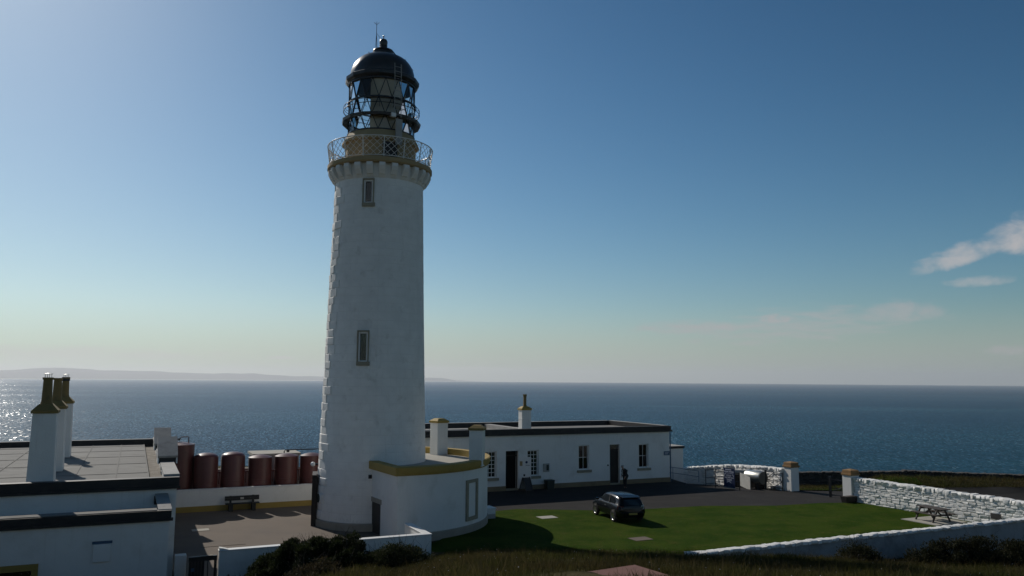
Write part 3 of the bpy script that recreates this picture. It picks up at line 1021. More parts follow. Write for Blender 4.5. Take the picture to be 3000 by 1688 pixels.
o2 = MB().box(0.04, 1.60, -0.03, 0.0, 1.56, 1.80).build('lintel', M['plinth_grey'], AX); o2.matrix_local = MR
o3 = MB().tube([(-0.02, -0.05, 3.1), (-0.02, -0.12, 2.9), (-0.02, -0.10, -0.4)], 0.045, 8).build('downpipe', M['white_smooth'], AX); o3.matrix_local = MR
o3 = MB().box(-0.14, 0.10, -0.18, -0.01, 2.72, 2.92).build('hopper', M['iron'], AX); o3.matrix_local = MR
MB().prism([(0.3, -2.6), (0.62, -2.95), (2.42, -6.05), (1.1, -2.7)], 3.24, 3.335).build('roof', M['conc_light'], AX)
# blind window on the curved face
bw = R(-27.5)
o = MB().box(-0.42, 0.42, RA - 0.12, RA + 0.004, 0.82, 2.55).build('blind_window', M['white'], AX); o.matrix_local = Matrix.Rotation(bw - math.pi / 2, 4, 'Z')
fr = MB()
for x0, x1, z0, z1 in ((-0.58, -0.40, 0.62, 2.72), (0.40, 0.58, 0.62, 2.72), (-0.40, 0.40, 2.56, 2.72), (-0.40, 0.40, 0.62, 0.81)):
    fr.box(x0, x1, RA - 0.15, RA + 0.07, z0, z1)
fr.build('window_surround', M['sill'], o)


def stack_cap(mb_parent, w, d, z, mt, h=0.3):
    c = MB()
    c.box(-w / 2 - 0.06, w / 2 + 0.06, -d / 2 - 0.06, d / 2 + 0.06, z, z + 0.12)
    a = (w / 2 + 0.04, d / 2 + 0.04); b = (w * 0.28, d * 0.28)
    lo = [(-a[0], -a[1], z + 0.122), (a[0], -a[1], z + 0.122), (a[0], a[1], z + 0.122), (-a[0], a[1], z + 0.122)]
    hi = [(-b[0], -b[1], z + h), (b[0], -b[1], z + h), (b[0], b[1], z + h), (-b[0], b[1], z + h)]
    c.hexa(lo + hi)
    c.build('stack_cap', M[mt], mb_parent)


for (px, py, w, d, top, rz, mt) in ((3.35, 4.55, 0.80, 0.78, 5.28, R(42), 'ochre'), (6.02, -1.95, 0.74, 0.70, 5.24, R(-10), 'ochre_old')):
    c = MB().box(-w / 2, w / 2, -d / 2, d / 2, 3.31, top).build('chimney_stack', M['white'], AX, loc=(px, py, 0), rz=rz, bevel=0.015)
    stack_cap(c, w, d, top + 0.003, mt, 0.27)

# ================================================================== KEEPERS' HOUSE (right)
HU0, HU1, HV0, HV1 = 14.0, 39.2, 54.0, 63.0
HO = gthing('keepers_house', 'long single storey white house with flat black edged roof by the yard', 'house', HU0, HV0)
L_ = HU1 - HU0; D_ = HV1 - HV0
ops = [('w', 23.13, 24.05, 0.96, 2.84, 36, 'grid'), ('d', 24.78, 25.79, 0.12, 2.83, 0, 'open'), ('w', 26.53, 27.45, 0.96, 2.85, 36, 'grid'),
       ('w', 30.87, 31.79, 1.23, 3.08, 4, 'sash'), ('d', 33.62, 34.52, 0.10, 3.05, 0, 'shut'), ('w', 36.30, 37.20, 1.17, 3.03, 4, 'sash')]
us = [0.0]
TW = 0.45
wallz = 3.94
x = 0.0
fw_ = MB()
for (k, a, b, z0, z1, _, _) in ops:
    a -= HU0; b -= HU0
    fw_.box(x, a, 0, TW, -0.1, wallz)
    fw_.box(a, b, 0, TW, z1, wallz)
    if z0 > 0.2:
        fw_.box(a, b, 0, TW, -0.1, z0)
    x = b
fw_.box(x, L_, 0, TW, -0.1, wallz)
fw_.build('front_wall', M['white'], HO)
MB().box(L_ - TW, L_, TW + 0.003, D_, -1.2, wallz).build('end_wall', M['white'], HO)
MB().box(0, TW, TW + 0.003, D_, -0.1, wallz).build('end_wall', M['white'], HO)
MB().box(TW + .003, L_ - TW - .003, D_ - TW, D_, -0.6, wallz).build('back_wall', M['white'], HO)
MB().box(TW + .003, L_ - TW - .003, 2.0, 2.05, -0.1, wallz - 0.02).build('inner_wall', M['interior'], HO)
px = 0.0
for (k, a, b, z0, z1, _, _) in ops:
    if k == 'd':
        MB().box(px, a - HU0, -0.05, -0.003, -0.1, 0.34).build('plinth', M['plinth'], HO)
        px = b - HU0
MB().box(px, L_ + 0.05, -0.05, -0.003, -0.1, 0.34).build('plinth', M['plinth'], HO)
Z0, Z1 = wallz + 0.003, 4.39
for b_ in ((-0.1, L_ + 0.12, -0.12, 0.32, Z0, Z1), (-0.1, L_ + 0.12, D_ - 0.32, D_ + 0.12, Z0, Z1), (L_ - 0.30, L_ + 0.12, 0.323, D_ - 0.323, Z0, Z1), (-0.1, 0.30, 0.323, D_ - 0.323, Z0, Z1)):
    MB().box(*b_).build('parapet', M['black_band'], HO)
MB().box(-0.15, L_ + 0.20, -0.20, -0.123, Z0, Z0 + 0.13).build('band_moulding', M['black_band'], HO)
MB().box(L_ + 0.123, L_ + 0.20, -0.12, D_ + 0.1, Z0, Z0 + 0.13).build('band_moulding', M['black_band'], HO)
MB().box(L_ - 0.29, L_ + 0.11, 0.33, D_ - 0.33, Z1 + 0.004, Z1 + 0.03).build('parapet_coping', M['cope'], HO)
MB().box(0.3, L_ - 0.303, D_ - 0.31, D_ + 0.10, Z1 + 0.004, Z1 + 0.025).build('parapet_coping', M['cope'], HO)
MB().box(0.3, L_ - 0.31, 0.33, D_ - 0.33, 3.9, 4.02).build('roof', M['roof'], HO)
cu = 26.75 - HU0
MB().box(cu, cu + 0.5, 1.9, D_ - 0.33, 4.025, 4.30).build('cross_parapet', M['cope'], HO)
MB().box(1.0, 9.2, 2.3, 2.75, 4.025, 4.32).build('roof_upstand', M['cope'], HO)
ch = MB().box(-0.38, 0.38, -0.32, 0.32, 4.025, 5.72).build('chimney_stack', M['white'], HO, loc=(26.95 - HU0, 1.35, 0), bevel=0.015)
stack_cap(ch, 0.76, 0.64, 5.723, 'ochre', 0.28)
MB().lathe([(0.11, 6.0), (0.145, 6.02), (0.125, 6.1), (0.115, 6.72), (0.15, 6.76), (0.15, 6.9), (0.10, 6.9)], 14).build('chimney_pot', M['pot'], ch, smooth=30)
MB().tube([(-1.0, -0.4, 5.0), (0.0, -0.4, 5.02), (0.02, -0.33, 5.02)], 0.012, 5).build('aerial', M['rail'], ch)
MB().box(cu - 3.2, cu - 0.9, 0.5, 1.5, 4.025, 4.1).build('roof_patch', M['conc_light'], HO)


def house_window(a, b, z0, z1, kind):
    w = b - a
    o = MB()
    fw = 0.08
    y0, y1 = 0.14, 0.20
    o.box(a, a + fw, y0, y1, z0, z1).box(b - fw, b, y0, y1, z0, z1).box(a + fw, b - fw, y0, y1, z0, z0 + fw).box(a + fw, b - fw, y0, y1, z1 - fw, z1)
    win = o.build('window', M['white_smooth'], HO)
    ia, ib, iz0, iz1 = a + fw, b - fw, z0 + fw, z1 - fw
    if kind == 'grid':
        cols, rows, bw_ = 3, 6, 0.035
    else:
        cols, rows, bw_ = 2, 2, 0.03
    for i in range(1, cols):
        xx = ia + (ib - ia) * i / cols
        MB().box(xx - bw_ / 2, xx + bw_ / 2, y0 + 0.01, y1 - 0.012, iz0, iz1).build('glazing_bar', M['white_smooth'], win)
    for j in range(1, rows):
        zz = iz0 + (iz1 - iz0) * j / rows
        MB().box(ia, ib, y0 + 0.008, y1 - 0.010, zz - bw_ * .6, zz + bw_ * .6).build('glazing_bar', M['white_smooth'], win)
    for i in range(cols):
        for j in range(rows):
            x0 = ia + (ib - ia) * i / cols; x1 = ia + (ib - ia) * (i + 1) / cols
            za = iz0 + (iz1 - iz0) * j / rows; zb = iz0 + (iz1 - iz0) * (j + 1) / rows
            MB().add([(x0, y0 + 0.03, za), (x1, y0 + 0.03, za), (x1, y0 + 0.03, zb), (x0, y0 + 0.03, zb)], [(0, 1, 2, 3)]).build('pane', M['pane'], win)
    MB().box(a - 0.16, b + 0.16, -0.12, 0.13, z0 - 0.19, z0 - 0.003).build('sill', M['sill'], win, bevel=0.01)


for (k, a, b, z0, z1, _, kind) in ops:
    a -= HU0; b -= HU0
    if k == 'w':
        house_window(a, b, z0, z1, kind)
    elif kind == 'open':
        MB().box(a + .002, b - .002, 0.0, 0.30, -0.05, 0.13).build('doorstep', M['sill'], HO)
        fr = MB().box(a, a + 0.05, 0.18, 0.26, 0.134, z1).box(b - 0.05, b, 0.18, 0.26, 0.134, z1).box(a + 0.05, b - 0.05, 0.18, 0.26, z1 - 0.38, z1 - 0.32)
        fr.build('door_frame', M['wood'], HO)
        lf = MB().box(0.0, 0.95, -0.03, 0.03, 0.13, 2.40).build('door', M['white_smooth'], HO, loc=(b - 0.03, -0.04, 0), rz=R(-33), label='white door leaf standing open')
        MB().box(0.12, 0.32, -0.04, -0.033, 1.75, 2.08).build('notice', M['buff'], lf)
        MB().tube([(0.62, -0.033, 2.02), (0.62, -0.040, 2.02)], 0.09, 14).build('sticker', M['blue'], lf)
        MB().box(0.55, 0.85, -0.038, -0.033, 1.78, 1.83).build('sticker', M['cope'], lf)
        MB().box(0.40, 0.52, -0.07, -0.033, 1.02, 1.16).build('handle', M['iron'], lf)
    else:
        MB().box(a + .002, b - .002, 0.0, 0.30, -0.05, 0.11).build('doorstep', M['sill'], HO)
        dd = MB().box(a + 0.003, b - 0.003, 0.22, 0.27, 0.114, z1 - 0.42).build('door', M['brown_door'], HO)
        for zz in (0.3, 1.35):
            MB().box(a + 0.12, b - 0.12, 0.205, 0.219, zz, zz + 0.85).build('door_panel', M['brown_door'], dd, bevel=0.008)
        MB().box(a + 0.003, b - 0.003, 0.20, 0.28, z1 - 0.417, z1 - 0.34).build('transom', M['brown_door'], HO)
        MB().box(a + 0.05, b - 0.05, 0.23, 0.24, z1 - 0.337, z1 - 0.003).build('fanlight', M['pane'], HO)
MB().tube([(33.42 - HU0, -0.003, 1.5), (33.42 - HU0, -0.09, 1.5)], 0.06, 10).build('bell', M['iron'], HO)
tag(gthing('blue_plaque', 'small blue plaque on the house wall near its right corner', 'plaque', 38.92, 53.98, 2.24), 'small blue plaque on the house wall near its right corner', 'plaque')
pl = bpy.data.objects['blue_plaque']
MB().box(-0.27, 0.27, -0.035, -0.003, -0.16, 0.16).build('panel', M['blue_soft'], pl)
for k in range(3):
    MB().box(-0.2, 0.2 - 0.06 * k, -0.038, -0.0352, 0.06 - 0.07 * k, 0.085 - 0.07 * k).build('print_line', M['print'], pl)
MB().tube([(39.32 - HU0, 0.03, 3.9), (39.32 - HU0, 0.03, 0.0)], 0.05, 8).build('downpipe', M['blue_soft'], HO)
nb = gthing('notice_board', 'grey framed noticeboard on the house wall right of the grid window', 'noticeboard', 28.07, 53.98, 1.53)
MB().box(-0.25, 0.25, -0.05, -0.003, -0.31, 0.30).build('backboard', M['board'], nb)
MB().box(0.0, 0.20, -0.06, -0.052, -0.20, 0.20).build('poster', M['bin'], nb)
MB().box(-0.21, -0.04, -0.06, -0.052, -0.22, 0.22).build('notice', M['cope'], nb)
gb = gthing('litter_bin', 'dark green square litter bin standing against the house wall', 'bin', 28.12, 53.55)
MB().hexa([(-.26, -.22, 0), (.26, -.22, 0), (.26, .22, 0), (-.26, .22, 0), (-.31, -.27, .62), (.31, -.27, .62), (.31, .27, .62), (-.31, .27, .62)]).build('body', M['bin'], gb)
MB().box(-.335, .335, -.295, .295, .623, .69).build('lid', M['bin'], gb, bevel=0.02)
ab = gthing('sandwich_board', 'dark A-frame sandwich board standing outside the open door', 'sign', 25.97, 53.05, 0, R(100))
for s_ in (-1, 1):
    fr = MB()
    for yy in (-0.30, 0.30):
        fr.bar((s_ * 0.46, yy, 0.0), (s_ * 0.03, yy, 1.02), 0.06, 0.04, (0, 1, 0))
    fr.bar((s_ * 0.05, -0.27, 0.97), (s_ * 0.05, 0.27, 0.97), 0.05, 0.05)
    fr.bar((s_ * 0.40, -0.27, 0.14), (s_ * 0.40, 0.27, 0.14), 0.05, 0.05)
    leg = fr.build('frame', M['wood'], ab)
    MB().hexa([(s_ * 0.39, -.265, .17), (s_ * 0.39, .265, .17), (s_ * .075, .265, .94), (s_ * .075, -.265, .94),
               (s_ * 0.40 + .01, -.265, .17), (s_ * 0.40 + .01, .265, .17), (s_ * .085 + .01, .265, .94), (s_ * .085 + .01, -.265, .94)]).build('board', M['board'] if s_ > 0 else M['door'], ab)
# lean-to beside the house
LT = gthing('lean_to', 'small white flat roofed outhouse at the right end of the house', 'outhouse', 39.4, 57.0, -0.4)
MB().box(0.0, 3.4, 0, 3.4, -0.6, 2.68).build('wall', M['white'], LT)
MB().box(-0.003, 3.5, -0.1, 3.5, 2.683, 2.86).build('roof', M['black_band'], LT)
MB().box(0, 3.48, -0.08, 3.48, 2.863, 2.89).build('roof_coping', M['cope'], LT)
HRl = gthing('ramp_railing', 'dark blue tubular handrail sloping beside the house end', 'railing', 39.5, 55.2, 0.0)
for zz in (0.95, 0.5):
    MB().tube([(0.0, 0, zz + .05), (0.9, 0, zz), (3.2, -0.4, zz - 0.35)], 0.022, 6).build('rail', M['blue_soft'], HRl)
for k, (xx, yy, zt) in enumerate(((0.02, 0, 1.0), (0.9, 0, 0.95), (3.2, -0.4, 0.6))):
    MB().tube([(xx, yy, -0.3), (xx, yy, zt)], 0.022, 6).build('post', M['blue_soft'], HRl)

# ================================================================== LEFT BUILDING
LB = gthing('store_building', 'big flat roofed white building with black edged parapets at left', 'building', 1.8, 35.76)
WL = 13.0
DL = 22.2
mw = MB()
mw.box(-WL, 0, 0, 0.4, -0.2, 3.55)
mw.box(-WL, 0, DL - 0.4, DL, -0.2, 3.55)
mw.box(-0.4, 0, 0.403, DL - 0.403, -0.2, 3.55)
mw.box(-WL, -WL + 0.4, 0.403, DL - 0.403, -0.2, 3.55)
mw.build('wall', M['white'], LB)
MB().box(-WL, 0.08, -0.10, 0.30, 3.553, 4.0).build('parapet', M['black_band'], LB)
MB().box(-WL, 0.12, -0.16, -0.103, 3.553, 3.66).build('band_moulding', M['black_band'], LB)
MB().box(-WL, 0.0, DL - 0.30, DL + 0.1, 3.553, 4.0).build('parapet', M['black_band'], LB)
MB().box(-WL, 0.0, DL - 0.29, DL + 0.09, 4.004, 4.03).build('parapet_coping', M['cope'], LB)
MB().box(-WL + .1, -0.98, 0.303, DL - 0.303, 3.60, 3.70).build('roof', M['roof'], LB)
MB().box(-0.977, -0.41, 0.303, DL - 0.303, 3.48, 3.56).build('roof_gutter', M['gutter'], LB)
seams = [(-1.9, 0.35, 13.8, 0.02), (-3.6, 6.5, 21.5, 0.02)]
for uu in (-1.0, -2.3, -3.9, -5.5, -7.1):
    MB().box(uu - 0.025, uu + 0.025, 0.32, DL - 0.32, 3.704, 3.722).build('roof_seam', M['roof'], LB)
for vv in (4.8, 9.2, 13.2, 17.0, 20.4):
    MB().box(-WL + .2, -1.03, vv - 0.025, vv + 0.025, 3.704, 3.717).build('roof_seam', M['roof'], LB)
# stepped edge blocks and sloping hood vents on the right-hand edge
for (v0, v1, z1) in ((0.306, 5.6, 3.98), (7.1, 13.2, 4.0), (14.7, DL - 0.31, 4.02)):
    MB().box(-0.42, 0.06, v0, v1, 3.553, z1).build('edge_block', M['white'], LB, bevel=0.015)
    MB().box(-0.50, 0.10, v0, v1, z1 + 0.003, z1 + 0.11).build('edge_coping', M['cope'], LB, bevel=0.012)


def hood(v0):
    h = MB()
    # cheeks: triangular side walls; plate: sloping lid; throat: dark opening under its lip
    for x0 in (-0.46, 0.34):
        h.add([(x0, 0.0, 0), (x0 + 0.06, 0.0, 0), (x0, 1.5, 0), (x0 + .06, 1.5, 0), (x0, 1.35, 1.02), (x0 + .06, 1.35, 1.02), (x0, 0.10, 0.30), (x0 + .06, 0.10, 0.30)],
              [(0, 2, 4, 6), (1, 7, 5, 3), (0, 6, 7, 1), (6, 4, 5, 7), (4, 2, 3, 5), (2, 0, 1, 3)])
    o = h.build('hood_vent', M['white'], LB, loc=(-0.15, v0, 4.0))
    MB().hexa([(-.47, 0.02, .26), (.41, 0.02, .26), (.41, 1.40, 1.06), (-.47, 1.40, 1.06), (-.47, -0.02, .36), (.41, -0.02, .36), (.41, 1.36, 1.16), (-.47, 1.36, 1.16)]).build('hood_plate', M['cope'], o, bevel=0.01)
    MB().box(-.40, .34, 0.12, 0.16, 0.0, 0.28).build('hood_throat', M['iron'], o)
    MB().box(-.40, .34, 1.38, 1.5, 0.0, 1.0).build('hood_back', M['white'], o)


hood(5.6)
hood(13.2)
# chimneys
for (u_, v_, w, d, zt, pot_h, cowl) in ((-3.12, 37.25, 0.82, 0.95, 6.55, 1.05, 1), (-3.20, 43.0, 0.80, 0.95, 6.52, 1.05, 0), (-3.36, 50.2, 0.80, 0.95, 6.55, 1.05, 2)):
    c = MB().hexa([(-w / 2 - .06, -d / 2 - .06, 3.704), (w / 2 + .06, -d / 2 - .06, 3.704), (w / 2 + .06, d / 2 + .06, 3.704), (-w / 2 - .06, d / 2 + .06, 3.704),
                   (-w / 2, -d / 2, zt), (w / 2, -d / 2, zt), (w / 2, d / 2, zt), (-w / 2, d / 2, zt)]).build('chimney_stack', M['white'], LB, loc=(u_ - 1.8, v_ - 35.76, 0), bevel=0.015)
    stack_cap(c, w, d, zt + 0.003, 'ochre_old', 0.36)
    MB().lathe([(0.18, zt + .34), (0.22, zt + .36), (0.19, zt + .5), (0.165, zt + .36 + pot_h - .1), (0.20, zt + .36 + pot_h - .08), (0.20, zt + .36 + pot_h), (0.12, zt + .36 + pot_h)], 18).build('chimney_pot', M['pot'], c, smooth=30)
    if cowl:
        cw = MB()
        for k in range(4):
            a = math.pi / 2 * k + 0.4
            cw.tube([(0.12 * math.cos(a), 0.12 * math.sin(a), zt + .34 + pot_h), (0.12 * math.cos(a), 0.12 * math.sin(a), zt + .50 + pot_h)], 0.012, 4)
        cw.lathe([(0.001, zt + .54 + pot_h), (0.16, zt + .51 + pot_h), (0.16, zt + .49 + pot_h), (0.001, zt + .51 + pot_h)], 14)
        cw.build('cowl', M['steel'], c)
        if cowl == 2:
            MB().lathe([(0.19, zt + .36 + pot_h - .2), (0.20, zt + .36 + pot_h - .18), (0.20, zt + .37 + pot_h), (0.13, zt + .37 + pot_h)], 16).build('pot_collar', M['iron'], c)
# lower front wing
EX = gthing('front_wing', 'lower white wing with black edged roof in front of the store building', 'building', 1.5, 33.75)
EL = 11.0
MB().box(-EL, 0, 0, 0.35, -0.2, 2.62).build('front_wall', M['white'], EX)
MB().box(-0.35, 0, 0.353, 2.003, -0.2, 2.62).build('side_wall', M['white'], EX)
MB().box(-EL, 0.06, -0.08, 0.30, 2.623, 3.0).build('parapet', M['black_band'], EX)
MB().box(-EL, 0.12, -0.14, -0.083, 2.623, 2.74).build('band_moulding', M['black_band'], EX)
MB().box(-0.36, 0.04, 0.303, 1.86, 2.623, 2.96).build('parapet', M['white'], EX)
MB().hexa([(-.40, .10, 2.964), (.08, .10, 2.964), (-.02, 1.995, 3.30), (-.50, 1.995, 3.30), (-.40, .10, 3.03), (.08, .10, 3.03), (-.02, 1.995, 3.38), (-.50, 1.995, 3.38)]).build('parapet_coping', M['cope'], EX, bevel=0.008)
MB().box(-.52, -.02, 1.90, 2.0, 2.963, 3.297).build('parapet_end', M['black_band'], EX)
MB().box(-EL, -0.36, 0.31, 1.95, 2.45, 2.56).build('roof', M['roof'], EX)
MB().box(-EL, -0.45, 0.0, 0.60, 3.004, 3.03).build('parapet_coping', M['roof'], EX)
MB().box(-2.52, -1.94, -0.09, -0.003, 1.30, 1.93).build('wall_panel', M['white_smooth'], EX, bevel=0.012)
MB().box(-2.56, -1.90, -0.05, -0.003, 1.935, 2.03).build('panel_shade', M['blue_soft'], EX)  # blue strip stands in for the shade above the wall panel
wf = MB()
wf.box(-5.5, -4.22, -0.05, -0.003, 1.18, 1.40).box(-4.42, -4.22, -0.05, -0.003, 0.2, 1.177)
w_ = wf.build('window', M['ochre'], EX)
MB().box(-5.5, -4.43, -0.02, -0.003, 0.2, 1.17).build('pane', M['car_glass'], w_)

# ================================================================== TANKS AND YARD WALLS
CWL = gthing('courtyard_wall', 'low white wall with an ochre foot behind the courtyard bench', 'wall', 2.5, 52.6)
MB().box(0.0, 10.6, 0, 0.30, -0.1, 1.26).build('wall', M['white'], CWL)
MB().box(-0.02, 10.6, -0.03, 0.33, 1.263, 1.32).build('coping', M['white_smooth'], CWL, bevel=0.01)
MB().box(0.0, 10.6, -0.03, -0.003, -0.1, 0.33).build('foot_band', M['ochre'], CWL)
TV = 53.78
for i, (u_, z_, rd) in enumerate(((4.3, 3.38, 1), (5.89, 3.40, 1), (7.53, 3.17, 0), (9.15, 3.20, 0), (10.75, 3.19, 0))):
    t = gthing('air_tank', ['round shouldered red tank second from the left, beside the tall one', 'round shouldered red tank, third from the left and highest of the row',
                            'red tank with a flat rim, middle of the row behind the bench', 'red tank with a flat rim under the end of the black pipe',
                            'red tank partly hidden by the lighthouse, last of the row'][i], 'tank', u_, TV, 0, 0, 'red tanks behind the courtyard wall')
    rr = 0.72
    if rd:
        pr = [(rr, 0.1), (rr, z_ - 0.30), (rr - 0.02, z_ - 0.22), (rr - 0.08, z_ - 0.15), (rr - 0.19, z_ - 0.09), (rr - 0.40, z_ - 0.03), (0.001, z_)]
    else:
        pr = [(rr, 0.1), (rr, z_ - 0.20), (rr + 0.012, z_ - 0.19), (rr + 0.006, z_ - 0.165), (rr - 0.06, z_ - 0.14), (rr - 0.25, z_ - 0.07), (rr - 0.47, z_ - 0.02), (0.001, z_)]
    MB().lathe(pr, 40).build('shell', M['tank'], t, smooth=40)
    MB().lathe([(rr - .05, 0.0), (rr + .05, 0.0), (rr + .05, 0.1), (rr - .05, 0.103)], 32).build('base_ring', M['tank'], t)
    MB().lathe([(rr + .002, 1.62), (rr + .012, 1.64), (rr + .012, 1.67), (rr + .002, 1.69)], 40).build('weld_seam', M['tank'], t, smooth=True)
    if i < 4:
        pp = MB().tube([(rr - .02, -0.05, 2.15), (0.80, -0.05, 2.15), (0.95, 0.0, 2.15)], 0.05, 8).tube([(0.80, -0.05, 1.45), (0.80, -0.05, 2.2)], 0.03, 6)
        pp.build('link_pipe', M['tank'], t)
tt = gthing('tall_tank', 'tall dark red tank with a flat cone top, nearest the store building', 'tank', 2.72, 54.25)
MB().lathe([(0.92, 0.0), (0.92, 3.84), (0.94, 3.85), (0.94, 3.90), (0.4, 4.02), (0.001, 4.06)], 40).build('shell', M['tank'], tt, smooth=35)
vv = MB().tube([(-0.25, 0, 4.0), (-0.25, 0, 4.22)], 0.05, 8).tube([(-0.55, 0, 4.2), (0.05, 0, 4.2)], 0.045, 8)
for xx in (-.5, -.38, -.12, 0.0):
    vv.tube([(xx - .02, 0, 4.2), (xx + .02, 0, 4.2)], 0.10, 10)
vv.build('valve', M['wood'], tt)
MB().tube([(0.05, 0, 4.2), (0.12, 0, 4.34), (0.50, 0, 4.34), (0.55, 0, 4.32), (0.55, 0, 3.95)], 0.03, 6).build('overflow_pipe', M['tank'], tt)
RW = gthing('rear_wall', 'plain grey brown wall standing behind the row of red tanks', 'wall', 2.0, 55.9)
MB().box(0, 5.4, 0, 0.3, -0.1, 2.05).build('wall', M['cope'], RW)
MB().box(0, 5.4, -0.04, 0.34, 2.053, 2.12).build('coping', M['conc_light'], RW)
MB().box(5.4, 8.3, -0.25, 2.2, -0.1, 2.88).build('plant_room', M['cope'], RW)
MB().box(5.3, 8.4, -0.33, 2.3, 2.883, 3.04).build('plant_room_roof', M['conc_light'], RW)
MB().box(8.3, 11.8, 0, 0.3, -0.1, 2.05).build('wall', M['cope'], RW)
PP = gthing('overhead_pipe', 'thin black pipe running above the two right-hand tanks', 'pipe', 9.2, 55.0)
MB().tube([(0.0, 0, 0.0), (0.0, 0, 3.22), (0.06, 0, 3.30), (3.2, 0, 3.30)], 0.035, 8).build('pipe', M['iron'], PP)
MB().box(0.15, 0.33, -0.05, 0.05, 3.15, 3.27).build('bracket', M['iron'], PP)

BN = gthing('memorial_bench', 'dark slatted bench with a small plaque standing against the courtyard wall', 'bench', 6.35, 52.2)
for s_ in (-0.66, 0.66):
    MB().box(s_ - 0.11, s_ + 0.11, -0.30, 0.22, 0.0, 0.42).build('leg', M['bench'], BN)
    MB().hexa([(s_ - .06, .12, .423), (s_ + .06, .12, .423), (s_ + .06, .20, .423), (s_ - .06, .20, .423), (s_ - .06, .26, .86), (s_ + .06, .26, .86), (s_ + .06, .32, .86), (s_ - .06, .32, .86)]).build('back_post', M['bench'], BN)
for k in range(3):
    MB().box(-0.98, 0.98, -0.36 + k * 0.16, -0.22 + k * 0.16, 0.424, 0.47).build('seat_slat', M['bench'], BN, bevel=0.006)
for zz in (0.60, 0.735):
    MB().box(-1.0, 1.0, 0.06 + (zz - .5) * .15, 0.11 + (zz - .5) * .15, zz, zz + 0.132).build('back_slat', M['bench'], BN, bevel=0.006)
MB().box(-0.10, 0.10, 0.055, 0.070, 0.66, 0.78).build('plaque', M['steel'], BN)
LW = gthing('front_yard_wall', 'low white L-shaped wall with sunlit top between gate and annex', 'wall', 3.42, 34.55)
pl_ = [(0, 0), (8.85, 0), (8.85, 2.95), (8.55, 2.95), (8.55, 0.30), (0, 0.30)]
MB().prism(pl_, -0.2, 1.16).build('wall', M['white'], LW)
pc = [(-.02, -.03), (8.88, -.03), (8.88, 2.95), (8.52, 2.95), (8.52, 0.33), (-.02, 0.33)]
MB().prism(pc, 1.163, 1.21).build('coping', M['white_smooth'], LW, bevel=0.01)
MB().hexa([(0.0, -.0, 1.214), (.35, -.0, 1.214), (.35, .3, 1.214), (0, .3, 1.214), (0, 0.0, 1.30), (.12, 0.0, 1.28), (.12, .3, 1.28), (0, .3, 1.30)]).build('raised_end', M['white'], LW)
ST = gthing('stub_wall', 'short white wall piece between the store building corner and the gate', 'wall', 1.85, 35.3)
MB().box(0.0, 0.42, 0, 0.4, -0.2, 0.98).build('wall', M['white'], ST, bevel=0.02)
GT = gthing('timber_gate', 'dark boarded timber gate at the near edge of the courtyard', 'gate', 2.30, 34.85)
MB().box(0.02, 1.08, -0.05, 0.05, 0.80, 0.98).build('top_rail', M['iron'], GT)
MB().box(0.45, 0.92, -0.045, 0.045, 0.983, 0.995).build('rail_cap', M['conc_light'], GT)
for k in range(5):
    MB().box(0.04 + k * 0.115, 0.148 + k * 0.115, -0.03, 0.0, 0.05, 0.797).build('board', M['door'], GT)
MB().box(0.72, 0.755, -0.03, 0.02, 0.05, 0.797).build('stile', M['iron'], GT)
MB().box(0.97, 1.07, -0.03, 0.02, 0.05, 0.797).build('stile', M['iron'], GT)
MB().box(0.12, 0.24, -0.036, -0.031, 0.42, 0.55).build('small_sign', M['blue_soft'], GT)
for i, (u_, v_, w, d, nm) in enumerate(((3.6, 46.4, 0.85, 0.62, 'pale'), (4.3, 42.2, 2.0, 1.0, 'worn'))):
    c_ = gthing('access_cover', ['small pale concrete access cover set in the courtyard paving', 'large worn pale patch panel in the courtyard near the gate'][i], 'cover', u_, v_, 0.004)
    MB().box(-w / 2, w / 2, -d / 2, d / 2, 0, 0.012).build('lid', M['conc_light'] if i == 0 else M['conc'], c_)
    MB().box(-w / 2 - .04, w / 2 + .04, -d / 2 - .04, d / 2 + .04, 0, 0.006).build('frame', M['conc'], c_)

# white meter box beside the annex, slabs in the lawn
WB = gthing('meter_box', 'low white boxed cover with a bright top beside the round annex', 'box', 18.5, 44.0)
MB().box(-0.9, 0.9, -0.35, 0.6, 0.0, 0.26).build('base', M['cope'], WB)
MB().box(-0.9, 0.9, -0.35, 0.6, 0.263, 0.56).build('body', M['white'], WB)
MB().box(-0.95, 0.95, -0.40, 0.65, 0.563, 0.60).build('lid', M['white_smooth'], WB)
for i, (x_, y_) in enumerate(((2.15, 48.2), (6.62, 41.95))):
    s_ = thing('lawn_slab', ['pale paving slab in the lawn left of the car', 'brownish paving slab in the lawn nearer than the car'][i], 'slab', (x_, y_, 0.0), G)
    MB().box(-0.52, 0.52, -0.40, 0.40, -0.02, 0.030).build('slab', M['conc_light'] if i == 0 else M['conc'], s_)
RS = thing('red_slab', 'flat reddish concrete slab at the bottom edge of the grass bank', 'slab', (3.4, 22.6, 0), R(31.5))
MB().box(-4.2, 0.0, -3.2, 0.0, 2.6, 3.02).build('slab', M['red_slab'], RS, bevel=0.02)

# ================================================================== STONE WALLS
white_stones = [stone_mesh('wall_stone', M['white_stone'], 200 + i, 0.16, 0.14, 0.09) for i in range(12)]
white_copes = [stone_mesh('cope_stone', M['white_stone'], 260 + i, 0.14, 0.12, 0.10) for i in range(8)]
dark_stones = [stone_mesh('dry_stone', M['dry'], 300 + i, 0.2, 0.14, 0.10) for i in range(10)]


